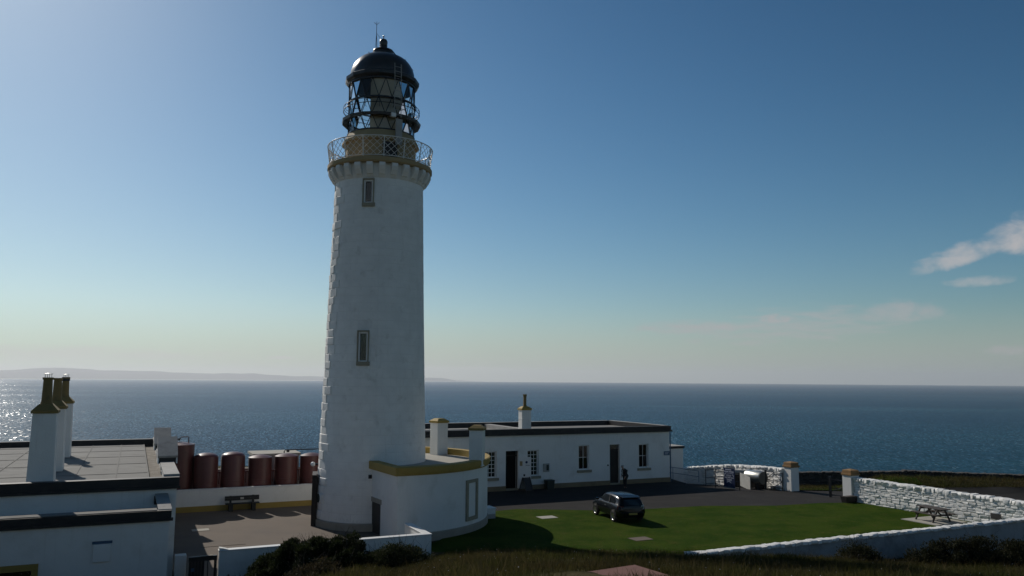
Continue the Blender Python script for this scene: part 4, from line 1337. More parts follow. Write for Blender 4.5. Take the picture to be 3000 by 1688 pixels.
def stone_run(parent, path, hs, z0s, thick, side, sl, sh, stones, copes, core_mat, sname='stone', cname='cope_stone', copeh=0.28, prot=0.05, limit=300, skip_stones=False, cope_w=(0.16, 0.32)):
    """path: xy points in world; hs/z0s: top and ground height at each; side=+1: face is to the left of the walking direction"""
    P_ = [Vector((p[0], p[1], 0)) for p in path]
    seg = [(P_[i + 1] - P_[i]).length for i in range(len(P_) - 1)]
    tot = sum(seg)

    def at(s_):
        s_ = max(0.0, min(tot - 1e-4, s_))
        for i, L in enumerate(seg):
            if s_ <= L:
                t = s_ / L
                d = (P_[i + 1] - P_[i]).normalized()
                return P_[i].lerp(P_[i + 1], t), d, hs[i] + (hs[i + 1] - hs[i]) * t, z0s[i] + (z0s[i + 1] - z0s[i]) * t
            s_ -= L
    # core
    core = MB()
    ns = max(2, int(tot / 0.8))
    prev = None
    for k in range(ns + 1):
        p, d, h, z0 = at(tot * k / ns)
        nrm = Vector((-d.y, d.x, 0)) * side
        a = p - nrm * 0.03; b = p - nrm * (thick - 0.03)
        ringv = [(a.x, a.y, z0 - 0.3), (b.x, b.y, z0 - 0.3), (b.x, b.y, h - copeh), (a.x, a.y, h - copeh)]
        if prev:
            core.add(prev + ringv, [(0, 1, 5, 4), (1, 2, 6, 5), (2, 3, 7, 6), (3, 0, 4, 7)] + ([(3, 2, 1, 0)] if k == 1 else []) + ([(4, 5, 6, 7)] if k == ns else []))
        prev = ringv
    inv = parent.matrix_basis.inverted()
    core.v = [tuple(inv @ Vector(q)) for q in core.v]
    core.build('core', core_mat, parent)
    cnt = 0
    extra = MB()
    if not skip_stones:
        hmax = max(h - z for h, z in zip(hs, z0s)) - copeh
        zz = -0.02
        while zz < hmax - 0.03:
            ch = rnd.uniform(*sh)
            ch = min(ch, hmax - zz)
            s_ = -rnd.uniform(0, 0.3)
            while s_ < tot:
                L = rnd.uniform(*sl)
                p, d, h, z0 = at(s_ + L / 2)
                zc = zz + ch / 2
                if zc + ch / 2 < h - z0 - copeh + 0.06 and s_ + L / 2 < tot:
                    nrm = Vector((-d.y, d.x, 0)) * side
                    pr_ = rnd.uniform(0.0, prot)
                    B = Matrix((( -side * d.x, nrm.x, 0, 0), (-side * d.y, nrm.y, 0, 0), (0, 0, 1, 0), (0, 0, 0, 1)))
                    dep = 0.16
                    Mx = (Matrix.Translation((p.x, p.y, z0 + zc)) @ B @ Matrix.Translation((0, pr_ - dep / 2, 0)) @ Matrix.Rotation(R(rnd.uniform(-4, 4)), 4, 'Y')
                          @ Matrix.Rotation(R(rnd.uniform(-6, 6)), 4, 'X') @ Matrix.Rotation(R(rnd.uniform(-4, 4)), 4, 'Z') @ Matrix.Diagonal((L * 0.97, dep, ch * 0.96, 1)))
                    me = stones[rnd.randrange(len(stones))]
                    if cnt < limit:
                        put(me, sname, parent, inv @ Mx)
                    else:
                        extra.add([v.co for v in me.vertices], [tuple(q.vertices) for q in me.polygons], inv @ Mx)
                    cnt += 1
                s_ += L
            zz += ch
    if extra.v:
        extra.build('small_stones', stones[0].materials[0], parent, smooth=50, kind='stuff')
    s_ = 0.0
    while s_ < tot - 0.05:
        L = rnd.uniform(*cope_w)
        p, d, h, z0 = at(s_ + L / 2)
        nrm = Vector((-d.y, d.x, 0)) * side
        B = Matrix(((-side * d.x, nrm.x, 0, 0), (-side * d.y, nrm.y, 0, 0), (0, 0, 1, 0), (0, 0, 0, 1)))
        ch = copeh * rnd.uniform(0.9, 1.12)
        Mx = (Matrix.Translation((p.x, p.y, h - copeh + ch / 2 - 0.02)) @ B @ Matrix.Translation((0, -thick / 2 + 0.02, 0)) @ Matrix.Rotation(R(rnd.uniform(-7, 7)), 4, 'Y')
              @ Matrix.Rotation(R(rnd.uniform(-3, 3)), 4, 'Z') @ Matrix.Diagonal((L * 0.98, thick + rnd.uniform(0.02, 0.12), ch, 1)))
        put(copes[rnd.randrange(len(copes))], cname, parent, inv @ Mx)
        s_ += L


# back wall of the lawn
BW = gthing('lawn_stone_wall', 'sunlit white rubble stone wall behind the picnic table', 'wall', 44.35, 40.4)
stone_run(BW, [xy(44.35, 40.3), xy(44.35, 26.6)], [1.62, 1.58], [0, 0], 0.5, -1, (0.30, 0.62), (0.12, 0.22), white_stones, white_copes, M['white_joint'], 'stone', copeh=0.27, prot=0.045)
# near wall, its shaded face towards the camera
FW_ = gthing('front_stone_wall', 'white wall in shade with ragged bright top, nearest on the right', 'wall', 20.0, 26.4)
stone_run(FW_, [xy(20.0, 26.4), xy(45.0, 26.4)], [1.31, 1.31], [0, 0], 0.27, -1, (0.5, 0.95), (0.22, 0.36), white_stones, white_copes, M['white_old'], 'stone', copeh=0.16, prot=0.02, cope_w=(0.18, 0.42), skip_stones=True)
# curved wall behind the gates
cw_pts = [(14.8, 70.2, .60), (16.2, 70.0, .77), (17.0, 69.2, .93), (17.7, 67.6, 1.15), (18.45, 65.6, 1.33), (19.2, 63.6, 1.46), (19.75, 62.0, 1.54), (20.1, 60.9, 1.62)]
CV = thing('curved_stone_wall', 'curving white rubble wall sweeping down behind the metal gates', 'wall', (20.0, 61.0, 0))
stone_run(CV, [(p[0], p[1]) for p in cw_pts], [p[2] for p in cw_pts], [ground_z(p[0], p[1]) - 0.1 for p in cw_pts], 0.5, -1, (0.32, 0.65), (0.13, 0.24), white_stones, white_copes, M['white_joint'], 'stone', copeh=0.26, prot=0.06)
# dark drystone dykes of the field
DS = thing('drystone_dyke', 'low dark drystone wall along the far side of the green field', 'wall', (21.0, 67.0, 0))
ds_p = [(20.2, 67.2), (26.0, 65.7), (31.0, 64.6)]
stone_run(DS, ds_p, [ground_z(*p) + 1.12 for p in ds_p], [ground_z(*p) for p in ds_p], 0.5, -1, (0.3, 0.6), (0.16, 0.28), dark_stones, dark_stones, M['dry'], 'stone', copeh=0.22, prot=0.08)
DS2 = thing('drystone_dyke', 'dark broken drystone wall top showing above the rough grass at far right', 'wall', (38.0, 63.0, 0))
ds_p = [(31.0, 64.6), (37.0, 63.6), (46.0, 62.2)]
stone_run(DS2, ds_p, [1.12, 1.02, 0.95], [ground_z(*p) for p in ds_p], 0.5, -1, (0.3, 0.6), (0.16, 0.28), dark_stones, dark_stones, M['dry'], 'stone', copeh=0.24, prot=0.08)


def pillar(u_, v_, label, hw=0.375, h=1.70):
    p = gthing('gate_pillar', label, 'gate pillar', u_, v_, 0, 0, 'white gate pillars with ochre caps')
    MB().box(-hw, hw, -hw, hw, -0.3, h).build('shaft', M['white'], p, bevel=0.015)
    MB().box(-hw - .06, hw + .06, -hw - .06, hw + .06, h + .003, h + .14).build('cap_moulding', M['cap'], p, bevel=0.02)
    b = hw + .0
    MB().box(-b, b, -b, b, h + .143, h + .34).build('cap', M['cap'], p, bevel=0.015)
    lo = [(-b, -b, h + .343), (b, -b, h + .343), (b, b, h + .343), (-b, b, h + .343)]
    MB().hexa(lo + [(x_ * .2, y_ * .2, h + .42) for x_, y_, _ in lo]).build('cap_top', M['cap'], p)
    return p


pillar(44.47, 46.2, 'white gate pillar with ochre cap beside the curved wall and open gate')
pillar(44.55, 40.78, 'white gate pillar with ochre cap at the end of the lawn wall')

# ---- gates and clutter at the yard corner


def frame_gate(name, label, a, b, h, z0, parts, mt='iron'):
    a = Vector((*a, 0)); b = Vector((*b, 0))
    d = b - a
    g_ = thing(name, label, 'gate', (a.x, a.y, z0), math.atan2(d.y, d.x))
    L = d.length
    for xx in (0.0, L):
        MB().tube([(xx, 0, 0.0), (xx, 0, h)], 0.035, 8).build('upright', M[mt], g_)
    for zz in (0.18, h * 0.5, h - 0.04):
        MB().tube([(0, 0, zz), (L, 0, zz)], 0.024, 6).build('rail', M[mt], g_)
    for (x0, z0_, x1, z1_) in parts:
        MB().tube([(x0 * L, -0.03, z0_ * h), (x1 * L, -0.03, z1_ * h)], 0.024, 6).build('brace', M[mt], g_)
    return g_


def gz(x_, y_):
    return ground_z(x_, y_)


frame_gate('field_gate', 'open tubular metal gate leaf standing left of the blue sign', (15.85, 66.6), (17.75, 67.3), 1.32, gz(16.8, 66.5), [])
frame_gate('sign_gate', 'tubular metal gate carrying the tall blue sign', (15.65, 62.7), (16.95, 60.7), 1.35, gz(16, 62), [])
sg = thing('visitor_sign', 'tall navy blue sign with white lettering on the metal gate', 'sign', (16.42, 61.45, 0.02), math.atan2(-0.86, 0.52))
MB().box(-0.55, 0.55, -0.06, -0.02, 0.10, 1.50).build('panel', M['blue'], sg)
MB().box(-0.55, 0.55, -0.065, -0.018, 0.02, 0.075).build('bottom_bar', M['board'], sg)
for (x0, x1, z0, z1) in ((-.36, .22, 1.34, 1.42), (-.48, -.05, 1.20, 1.27), (0.02, .46, 1.20, 1.27), (-.40, .44, 1.11, 1.135), (-.28, .22, .98, 1.00), (-.28, .22, .93, .95), (-.28, .18, .88, .90),
                         (-.46, -.20, .77, .82), (-.15, .12, .77, .82), (.17, .46, .77, .82), (-.26, .26, .66, .69), (-.24, .26, .58, .61)):
    MB().box(x0, x1, -0.064, -0.0605, z0, z1).build('print_line', M['print'], sg)
for pts_ in ([(-.46, .86), (-.46, 1.04), (-.34, 1.04)], [(.30, 1.04), (.43, .98), (.43, .86)], [(-.22, .40), (-.18, .50), (.10, .50), (.20, .40)]):
    q = MB()
    for (xa, za), (xb, zb) in zip(pts_, pts_[1:]):
        q.bar((xa, -0.0625, za), (xb, -0.0625, zb), 0.003, 0.045)
    q.build('arrow_mark', M['print'], sg)
MB().lathe([(0.09, 0), (0.12, 0.0), (0.12, 0.003), (0.09, 0.003)], 20, close=True, M=Matrix.Translation((0.0, -0.0605, 0.28)) @ Matrix.Rotation(R(90), 4, 'X')).build('emblem', M['blue_soft'], sg)
bdv = thing('leaning_board', 'plain pale grey board standing on edge beside the silver tank', 'board', (17.9, 62.6, gz(17.9, 62.6)), R(-90))
MB().hexa([(-1.35, -0.02, 0.05), (1.35, -0.02, 0.05), (1.35, 0.02, 0.05), (-1.35, 0.02, 0.05), (-1.35, -0.02, 1.05), (1.35, -0.02, 1.0), (1.35, 0.02, 1.0), (-1.35, 0.02, 1.05)]).build('panel', M['board'], bdv)
for xx in (-1.1, 1.1):
    MB().box(xx - .04, xx + .04, 0.023, 0.07, -0.25, 1.02).build('batten', M['wood'], bdv)
tk = thing('silver_tank', 'silver horizontal cylinder tank on a dark cradle behind the gates', 'tank', (18.75, 62.2, gz(18.75, 62.2)), R(-62))
MB().lathe([(0.001, 0.0), (0.40, 0.0), (0.47, 0.03), (0.49, 0.09), (0.49, 1.5), (0.47, 1.56), (0.001, 1.6)], 32, M=Matrix.Translation((0.55, 0, 0.86)) @ Matrix.Rotation(R(-90), 4, 'Y')).build('shell', M['steel'], tk, smooth=40)
MB().lathe([(0.001, 0.0), (0.46, 0.0), (0.46, 0.015), (0.001, 0.03)], 32, M=Matrix.Translation((0.57, 0, 0.86)) @ Matrix.Rotation(R(90), 4, 'Y')).build('end_cap', M['steel_dull'], tk)
for xx in (-0.75, 0.25):
    MB().box(xx - .08, xx + .08, -0.45, 0.45, 0.0, 0.46).build('cradle', M['iron'], tk)
rl_ = thing('white_drum', 'small whitish drum lying on a dark crate behind the silver tank', 'drum', (18.35, 65.3, gz(18.35, 65.3) + 0.95), R(-20))
MB().lathe([(0.001, 0.0), (0.19, 0.0), (0.21, 0.02), (0.21, 1.08), (0.19, 1.10), (0.001, 1.1)], 20, M=Matrix.Translation((0.5, 0, 0.21)) @ Matrix.Rotation(R(-90), 4, 'Y')).build('shell', M['board'], rl_, smooth=40)
MB().lathe([(0.001, 0.0), (0.20, 0.0), (0.20, 0.02), (0.001, 0.02)], 20, M=Matrix.Translation((0.5, 0, 0.21)) @ Matrix.Rotation(R(90), 4, 'Y')).build('end_cap', M['wood'], rl_)
cr = thing('storage_crate', 'dark slatted crate under the white drum by the curved wall', 'crate', (18.35, 65.3, gz(18.35, 65.3)), R(-20))
for xx in (-.5, -.25, 0, .25, .5):
    MB().box(xx - .09, xx + .09, -0.3, -0.26, 0, 0.92).build('slat', M['wood'], cr)
MB().box(-.55, .55, -0.255, 0.3, 0.0, 0.945).build('body', M['door'], cr)
frame_gate('braced_gate', 'dark metal gate with crossed braces next to the pillar', (19.25, 61.85), (20.0, 60.35), 1.30, 0.0, [(0.0, .5, .5, .14), (.5, .14, 1.0, .5), (0, .5, .5, .95), (.5, .95, 1, .5)])
frame_gate('hung_gate', 'second dark braced gate leaf hung behind the first', (18.75, 63.2), (19.2, 61.95), 1.26, gz(19, 62.6), [(0.0, .14, 1, .6), (0, .6, 1, .14)])
pk = thing('gate_post', 'stout dark gate post between the silver tank and the pillar', 'post', (19.22, 61.8, 0))
MB().box(-.06, .06, -.06, .06, -0.2, 1.36).build('post', M['iron'], pk)
ig = frame_gate('iron_gate', 'black iron gate folded back beside the lawn wall pillar', (22.35, 57.4), (23.15, 56.3), 1.25, 0.0, [(0, .3, .5, .5), (.5, .5, 1, .3), (0, .75, .5, .5), (.5, .5, 1, .75)])
MB().box(-.07, .07, -.07, .07, 0, 1.42).build('post', M['iron'], ig)
pt = gthing('planter', 'black trough planter standing at the foot of the second pillar', 'planter', 43.75, 40.25)
MB().hexa([(-.46, -.2, 0), (.46, -.2, 0), (.46, .2, 0), (-.46, .2, 0), (-.52, -.25, .40), (.52, -.25, .40), (.52, .25, .40), (-.52, .25, .40)]).build('trough', M['door'], pt)
MB().box(-.47, .47, -.2, .2, .403, .42).build('soil', M['wood'], pt)

# picnic table on its slab
PS = gthing('table_slab', 'pale concrete slab under the picnic table', 'slab', 42.45, 33.0)
MB().box(-1.25, 1.45, -1.15, 1.15, -0.02, 0.045).build('slab', M['conc_light'], PS)
PT = gthing('picnic_table', 'weathered dark wooden picnic table on the slab by the white wall', 'picnic table', 42.45, 32.95, 0.046, R(84))
for k in range(5):
    MB().box(-0.90, 0.90, -0.365 + k * 0.148, -0.23 + k * 0.148, 0.72, 0.765).build('table_board', M['wood'], PT, bevel=0.006)
for s_ in (-1, 1):
    for k in range(2):
        y0 = s_ * (0.60 + 0.14 * k)
        MB().box(-0.90, 0.90, y0 - 0.065, y0 + 0.065, 0.43, 0.47).build('seat_board', M['wood'], PT, bevel=0.006)
for xx in (-0.60, 0.60):
    MB().box(xx - .028, xx + .028, -0.72, 0.72, 0.335, 0.428).build('cross_beam', M['wood'], PT)
    MB().box(xx - .028, xx + .028, -0.34, 0.34, 0.63, 0.718).build('top_bearer', M['wood'], PT)
    for s_ in (-1, 1):
        MB().bar((xx + .055, s_ * 0.66, 0.0), (xx + .055, s_ * 0.26, 0.70), 0.10, 0.05, (1, 0, 0)).build('leg', M['wood'], PT)
    MB().bar((xx, 0, 0.36), (xx * 0.15, 0, 0.70), 0.07, 0.045, (0, 1, 0)).build('brace', M['wood'], PT)
pq = gthing('wall_plaque', 'small dark slate plaque set low in the white stone wall', 'plaque', 44.25, 30.4, 0.55)
MB().box(-0.03, 0.0, -0.30, 0.30, -0.16, 0.16).build('slate', M['dry'], pq)

# ================================================================== CAR
CAR = thing('parked_car', 'black hatchback car parked on the grass with its tail to the viewer', 'car', (6.29, 48.33, 0.015), R(108))


def car_body():
    # stations along x (rear -1.95 .. front 1.95): half width at sill, waist, belt; z belt; roof half width; z roof
    st = [(-1.93, .62, .70, .64, .84, .56, .90), (-1.88, .76, .82, .75, .90, .60, 1.02), (-1.72, .80, .85, .80, .95, .62, 1.30), (-1.50, .80, .86, .81, .96, .62, 1.43), (-1.10, .80, .86, .81, .96, .62, 1.48),
          (-.40, .80, .86, .81, .95, .61, 1.50), (.30, .80, .86, .81, .93, .59, 1.46), (.62, .80, .86, .81, .92, .58, 1.36), (1.00, .80, .86, .80, .92, .60, 1.10), (1.22, .80, .86, .79, .92, .66, .96), (1.55, .78, .84, .74, .85, .60, .89),
          (1.82, .72, .78, .66, .74, .52, .77), (1.95, .58, .64, .54, .60, .42, .63)]
    rings = []
    for (x_, ws, ww, wb, zb, wr, zr) in st:
        zs_ = 0.22 if abs(x_) < 1.7 else 0.30
        half = [(0, zs_), (ws * .7, zs_), (ws, zs_ + .06), (ww, 0.55), (ww - .01, 0.70), (wb, zb), (wb - .03, zb + .02), (wr + (wb - wr) * .35, zb + (zr - zb) * .60), (wr, zr - .06), (wr * .72, zr - .012), (0, zr)]
        full = [(x_, y_, z_) for y_, z_ in half] + [(x_, -y_, z_) for y_, z_ in reversed(half[1:-1])]
        rings.append(full)
    mb = MB()
    n_ = len(rings[0])
    vs = [p for r_ in rings for p in r_]
    fs = []
    for i in range(len(rings) - 1):
        for k in range(n_):
            k2 = (k + 1) % n_
            fs.append((i * n_ + k, i * n_ + k2, (i + 1) * n_ + k2, (i + 1) * n_ + k))
    fs.append(tuple(range(n_))); fs.append(tuple((len(rings) - 1) * n_ + k for k in reversed(range(n_))))
    mb.add(vs, fs)
    return mb, st


cbm_, cst = car_body()
cb_o = cbm_.build('body', M['car'], CAR, smooth=50)


def cst_at(x_):
    for a, b in zip(cst, cst[1:]):
        if a[0] <= x_ <= b[0]:
            t = (x_ - a[0]) / (b[0] - a[0])
            return [p + (q - p) * t for p, q in zip(a, b)]


def side_glass(x0, x1, s_, top0, top1):
    vs = []
    for x_, t_ in ((x0, top0), ((x0 + x1) / 2, max(top0, top1)), (x1, top1)):
        _, ws, ww, wb, zb, wr, zr = cst_at(x_)
        for f_ in (0.08, t_):
            z_ = zb + .02 + (zr - .06 - zb - .02) * f_
            y_ = (wb - .03) + (wr - wb + .03) * f_ + 0.012 + 0.03 * math.sin(math.pi * f_)
            vs.append((x_, s_ * y_, z_))
    return MB().add(vs, [(0, 2, 3, 1), (2, 4, 5, 3)])


for s_ in (1, -1):
    side_glass(-1.28, -0.56, s_, 0.45, 0.84).build('side_window', M['car_glass'], CAR)
    side_glass(-0.54, 0.88, s_, 0.88, 0.52).build('side_window', M['car_glass'], CAR)
    MB().bar((-.55, s_ * .80, 1.00), (-.50, s_ * .665, 1.40), 0.07, 0.03, (0, 1, 0)).build('door_pillar', M['car_trim'], CAR)
MB().add([(-1.935, -.52, .97), (-1.935, .52, .97), (-1.79, .50, 1.28), (-1.79, -.50, 1.28), (-1.86, 0.0, 1.30), (-1.96, 0, .97)], [(0, 5, 4, 3), (5, 1, 2, 4)]).build('rear_window', M['car_glass'], CAR)
MB().add([(1.14, -.60, 1.035), (1.14, .60, 1.035), (.72, .54, 1.33), (.72, -.54, 1.33)], [(0, 1, 2, 3)]).build('windscreen', M['car_glass'], CAR)
MB().hexa([(-1.84, -.55, 1.36), (-1.84, .55, 1.36), (-1.50, .55, 1.43), (-1.50, -.55, 1.43), (-1.86, -.54, 1.40), (-1.86, .54, 1.40), (-1.50, .54, 1.47), (-1.50, -.54, 1.47)]).build('spoiler', M['car'], CAR, bevel=0.012)
MB().hexa([(-1.98, -.66, .30), (-1.98, .66, .30), (-1.70, .82, .30), (-1.70, -.82, .30), (-2.01, -.66, .60), (-2.01, .66, .60), (-1.70, .86, .62), (-1.70, -.86, .62)]).build('rear_bumper', M['car'], CAR, bevel=0.03)
MB().box(-2.03, -2.005, -.26, .26, .46, .57).build('number_plate', M['plate'], CAR)
for s_ in (1, -1):
    MB().hexa([(-1.93, s_ * .52, .74), (-1.93, s_ * .70, .74), (-1.70, s_ * .862, .74), (-1.70, s_ * .80, .74), (-1.93, s_ * .56, .94), (-1.90, s_ * .70, .94), (-1.72, s_ * .835, .94), (-1.72, s_ * .78, .94)]).build('tail_light', M['lamp_clear'] if s_ < 0 else M['lamp_red'], CAR)
    MB().hexa([(1.88, s_ * .46, .58), (1.80, s_ * .72, .60), (1.55, s_ * .845, .66), (1.6, s_ * .6, .66), (1.84, s_ * .46, .72), (1.76, s_ * .71, .74), (1.52, s_ * .80, .80), (1.58, s_ * .55, .80)]).build('headlight', M['lamp_clear'], CAR)
    MB().hexa([(.72, s_ * .86, .96), (.88, s_ * .86, .96), (.88, s_ * 1.02, .98), (.76, s_ * 1.02, .98), (.72, s_ * .86, 1.06), (.86, s_ * .86, 1.08), (.86, s_ * 1.02, 1.08), (.76, s_ * 1.02, 1.07)]).build('mirror', M['car'], CAR, bevel=0.015)
    MB().bar((-.95, s_ * .845, .93), (.90, s_ * .835, .91), 0.012, 0.025).build('waist_trim', M['alloy'], CAR)
    MB().bar((-.25, s_ * .868, .80), (-.08, s_ * .868, .80), 0.02, 0.03).build('handle', M['alloy'], CAR)
    for ax in (-1.22, 1.25):
        MB().lathe([(0.33, 0), (0.39, 0), (0.39, 0.012), (0.33, 0.012)], 24, R(-8), R(188), M=Matrix.Translation((ax, s_ * .862, .315)) @ Matrix.Rotation(R(90 * s_ * -1 + (0 if s_ < 0 else 0)), 4, 'X') if False else Matrix.Translation((ax, s_ * .864, .315)) @ Matrix.Rotation(R(90), 4, 'X'), close=True).build('wheel_arch', M['car_trim'], CAR)
        wh = MB().lathe([(0.20, -0.09), (0.29, -0.10), (0.315, -0.07), (0.32, 0.0), (0.315, 0.07), (0.29, 0.10), (0.20, 0.09)], 28).build('wheel', M['tyre'], CAR, smooth=40)
        wh.location = (ax, s_ * .80, .318); wh.rotation_euler = (R(-90 * s_), 0, 0)
        rim = MB().lathe([(0.19, 0.04), (0.215, 0.075), (0.205, 0.085), (0.17, 0.05)], 28)
        for k in range(5):
            a = 2 * math.pi * k / 5 + .3
            rim.bar((0.03 * math.cos(a), 0.03 * math.sin(a), .07), (0.19 * math.cos(a), 0.19 * math.sin(a), .07), 0.06, 0.03)
        rim.lathe([(0.001, .085), (0.05, .08), (0.05, .06)], 12)
        rim.build('rim', M['alloy'], wh)
        MB().lathe([(0.001, 0.02), (0.19, 0.02)], 20).build('brake', M['car_trim'], wh)
MB().tube([(-1.2, 0.15, 1.47), (-1.35, 0.15, 1.66)], 0.008, 4).build('aerial', M['iron'], CAR)

# ================================================================== PERSON


def skin_mesh(name, pts, edges, mt, parent, root=0, levels=1):
    me = bpy.data.meshes.new(name)
    me.from_pydata([p[:3] for p in pts], edges, [])
    me.materials.append(mt)
    o = bpy.data.objects.new(name, me)
    COL.objects.link(o)
    o.parent = parent
    sk = o.modifiers.new('skin', 'SKIN'); sk.use_smooth_shade = True
    lay = me.skin_vertices[0].data if me.skin_vertices else None
    if lay is None:
        return o
    for i, p in enumerate(pts):
        r_ = p[3]
        lay[i].radius = r_ if isinstance(r_, tuple) else (r_, r_)
        lay[i].use_root = (i == root)
    sb = o.modifiers.new('sub', 'SUBSURF'); sb.levels = levels; sb.render_levels = levels
    return o


MAN = thing('person', 'stooping grey haired man in dark jacket and trousers by the house door', 'person', (8.55, 61.15, 0.0), R(205))


def chain(P, E, start, pts):
    prev = start
    for p in pts:
        P.append(p); E.append((prev, len(P) - 1)); prev = len(P) - 1
    return prev


def build_man():
    P = [(0, 0, .92, .14)]; E = []
    c = chain(P, E, 0, [(.02, 0, 1.08, .14), (.06, 0, 1.24, .15), (.10, 0, 1.36, .13)])
    chest = c
    nk = chain(P, E, c, [(.17, 0, 1.46, .058), (.22, 0, 1.53, .062)])
    hd = chain(P, E, nk, [(.25, 0, 1.60, .092), (.27, 0, 1.67, .085)])
    chain(P, E, nk + 1, [(.345, 0, 1.575, .022), (.37, 0, 1.565, .012)])   # nose
    fingers = [(.020, -.030, .075), (.028, -.010, .085), (.028, .010, .080), (.020, .028, .065)]
    for s_ in (-1, 1):
        w = chain(P, E, chest, [(.10, s_ * .18, 1.37, .065), (.07, s_ * .25, 1.12, .050), (.16, s_ * .25, .90, .034), (.19, s_ * .25, .83, .034)])
        for (dx, dy, L) in fingers:
            chain(P, E, w, [(.20 + dx * .4, s_ * .25 + dy, .77, .010), (.21 + dx * .5, s_ * .25 + dy * .9, .77 - L * .55, .009), (.20 + dx * .2, s_ * .25 + dy * .8, .77 - L, .008)])
        chain(P, E, w, [(.235, s_ * .22, .80, .012), (.25, s_ * .215, .765, .010), (.25, s_ * .22, .735, .009)])
        chain(P, E, 0, [(0, s_ * .10, .86, .095), (.03 if s_ > 0 else .05, s_ * .11, .48, .060), (-.02, s_ * .11, .10, .042), (.06, s_ * .12, .045, .038), (.13, s_ * .125, .035, .030)])
    skin_mesh('body', P, E, M['skin'], MAN)
    # jacket
    P = [(0, 0, .80, (.20, .17)), (0.01, 0, .95, (.20, .17)), (.03, 0, 1.12, (.20, .17)), (.07, 0, 1.28, (.205, .17)), (.10, 0, 1.38, (.17, .15)), (.155, 0, 1.45, .085)]
    E = [(0, 1), (1, 2), (2, 3), (3, 4), (4, 5)]
    for s_ in (-1, 1):
        chain(P, E, 4, [(.10, s_ * .19, 1.38, .088), (.07, s_ * .255, 1.12, .070), (.155, s_ * .25, .90, .052)])
    skin_mesh('jacket', P, E, M['jacket'], MAN, 2)
    P = [(0, 0, .90, .155)]; E = []
    for s_ in (-1, 1):
        chain(P, E, 0, [(0, s_ * .10, .84, .108), (.03 if s_ > 0 else .05, s_ * .11, .48, .078), (-.015, s_ * .11, .10, .066)])
    skin_mesh('trousers', P, E, M['trousers'], MAN)
    for s_ in (-1, 1):
        P = [(-.05, s_ * .11, .05, .05), (.06, s_ * .12, .05, .05), (.15, s_ * .125, .04, .042)]
        skin_mesh('shoe', P, [(0, 1), (1, 2)], M['shoe'], MAN)
    MB().hexa([(.235, -.05, 1.00), (.235, .05, 1.00), (.255, .06, 1.36), (.255, -.06, 1.36), (.25, -.045, 1.0), (.25, .045, 1.0), (.265, .05, 1.36), (.265, -.05, 1.36)]).build('shirt_front', M['shirt'], MAN)
    MB().ball((.235, 0, 1.66), .098, 14, 8, (1.0, .95, .85)).build('hair', M['hair'], MAN, smooth=True)
    for s_ in (-1, 1):
        MB().ball((.335, s_ * .035, 1.60), .012, 8, 6).build('eye', M['shoe'], MAN)
        MB().ball((.245, s_ * .092, 1.59), .03, 8, 6, (.6, .35, 1)).build('ear', M['skin'], MAN)
    MB().ball((.338, 0, 1.535), .02, 8, 6, (.5, 1.2, .3)).build('mouth', M['lamp_red'], MAN)


build_man()

# ================================================================== VEGETATION
npr = np.random.default_rng(11)


def blades_mesh(name, xs, ys, zs, h, w, lean, col, mt, parent=None, curve=True):
    """many grass blades as one mesh; each is a bent 2-segment strip"""
    n = len(xs)
    th = npr.uniform(0, 2 * np.pi, n)
    la = npr.uniform(0, 2 * np.pi, n)
    lx = np.cos(la) * lean * h; ly = np.sin(la) * lean * h
    wx = np.cos(th) * w / 2; wy = np.sin(th) * w / 2
    V = np.zeros((n, 5, 3))
    V[:, 0] = np.stack([xs - wx, ys - wy, zs], 1)
    V[:, 1] = np.stack([xs + wx, ys + wy, zs], 1)
    V[:, 2] = np.stack([xs - wx * .7 + lx * .35, ys - wy * .7 + ly * .35, zs + h * .58], 1)
    V[:, 3] = np.stack([xs + wx * .7 + lx * .35, ys + wy * .7 + ly * .35, zs + h * .58], 1)
    V[:, 4] = np.stack([xs + lx, ys + ly, zs + h * (1 - 0.25 * lean)], 1)
    me = bpy.data.meshes.new(name)
    me.vertices.add(n * 5)
    me.vertices.foreach_set('co', V.reshape(-1))
    b = (np.arange(n) * 5)[:, None]
    tri = np.concatenate([b + np.array([[0, 1, 3]]), b + np.array([[0, 3, 2]]), b + np.array([[2, 3, 4]])], 1).reshape(-1)
    me.loops.add(n * 9)
    me.loops.foreach_set('vertex_index', tri.astype(np.int32))
    me.polygons.add(n * 3)
    me.polygons.foreach_set('loop_start', (np.arange(n * 3) * 3).astype(np.int32))
    me.update(calc_edges=True)
    ca_ = me.color_attributes.new('Col', 'FLOAT_COLOR', 'POINT')
    c4 = np.ones((n, 5, 4)); c4[:, :, :3] = col[:, None, :]
    ca_.data.foreach_set('color', c4.reshape(-1))
    me.materials.append(mt)
    o = bpy.data.objects.new(name, me)
    link(o, parent, kind='stuff')
    return o


def vnoise(xs, ys, f, seed):
    return np.array([mnoise.noise((x * f, y * f, seed)) for x, y in zip(xs, ys)])


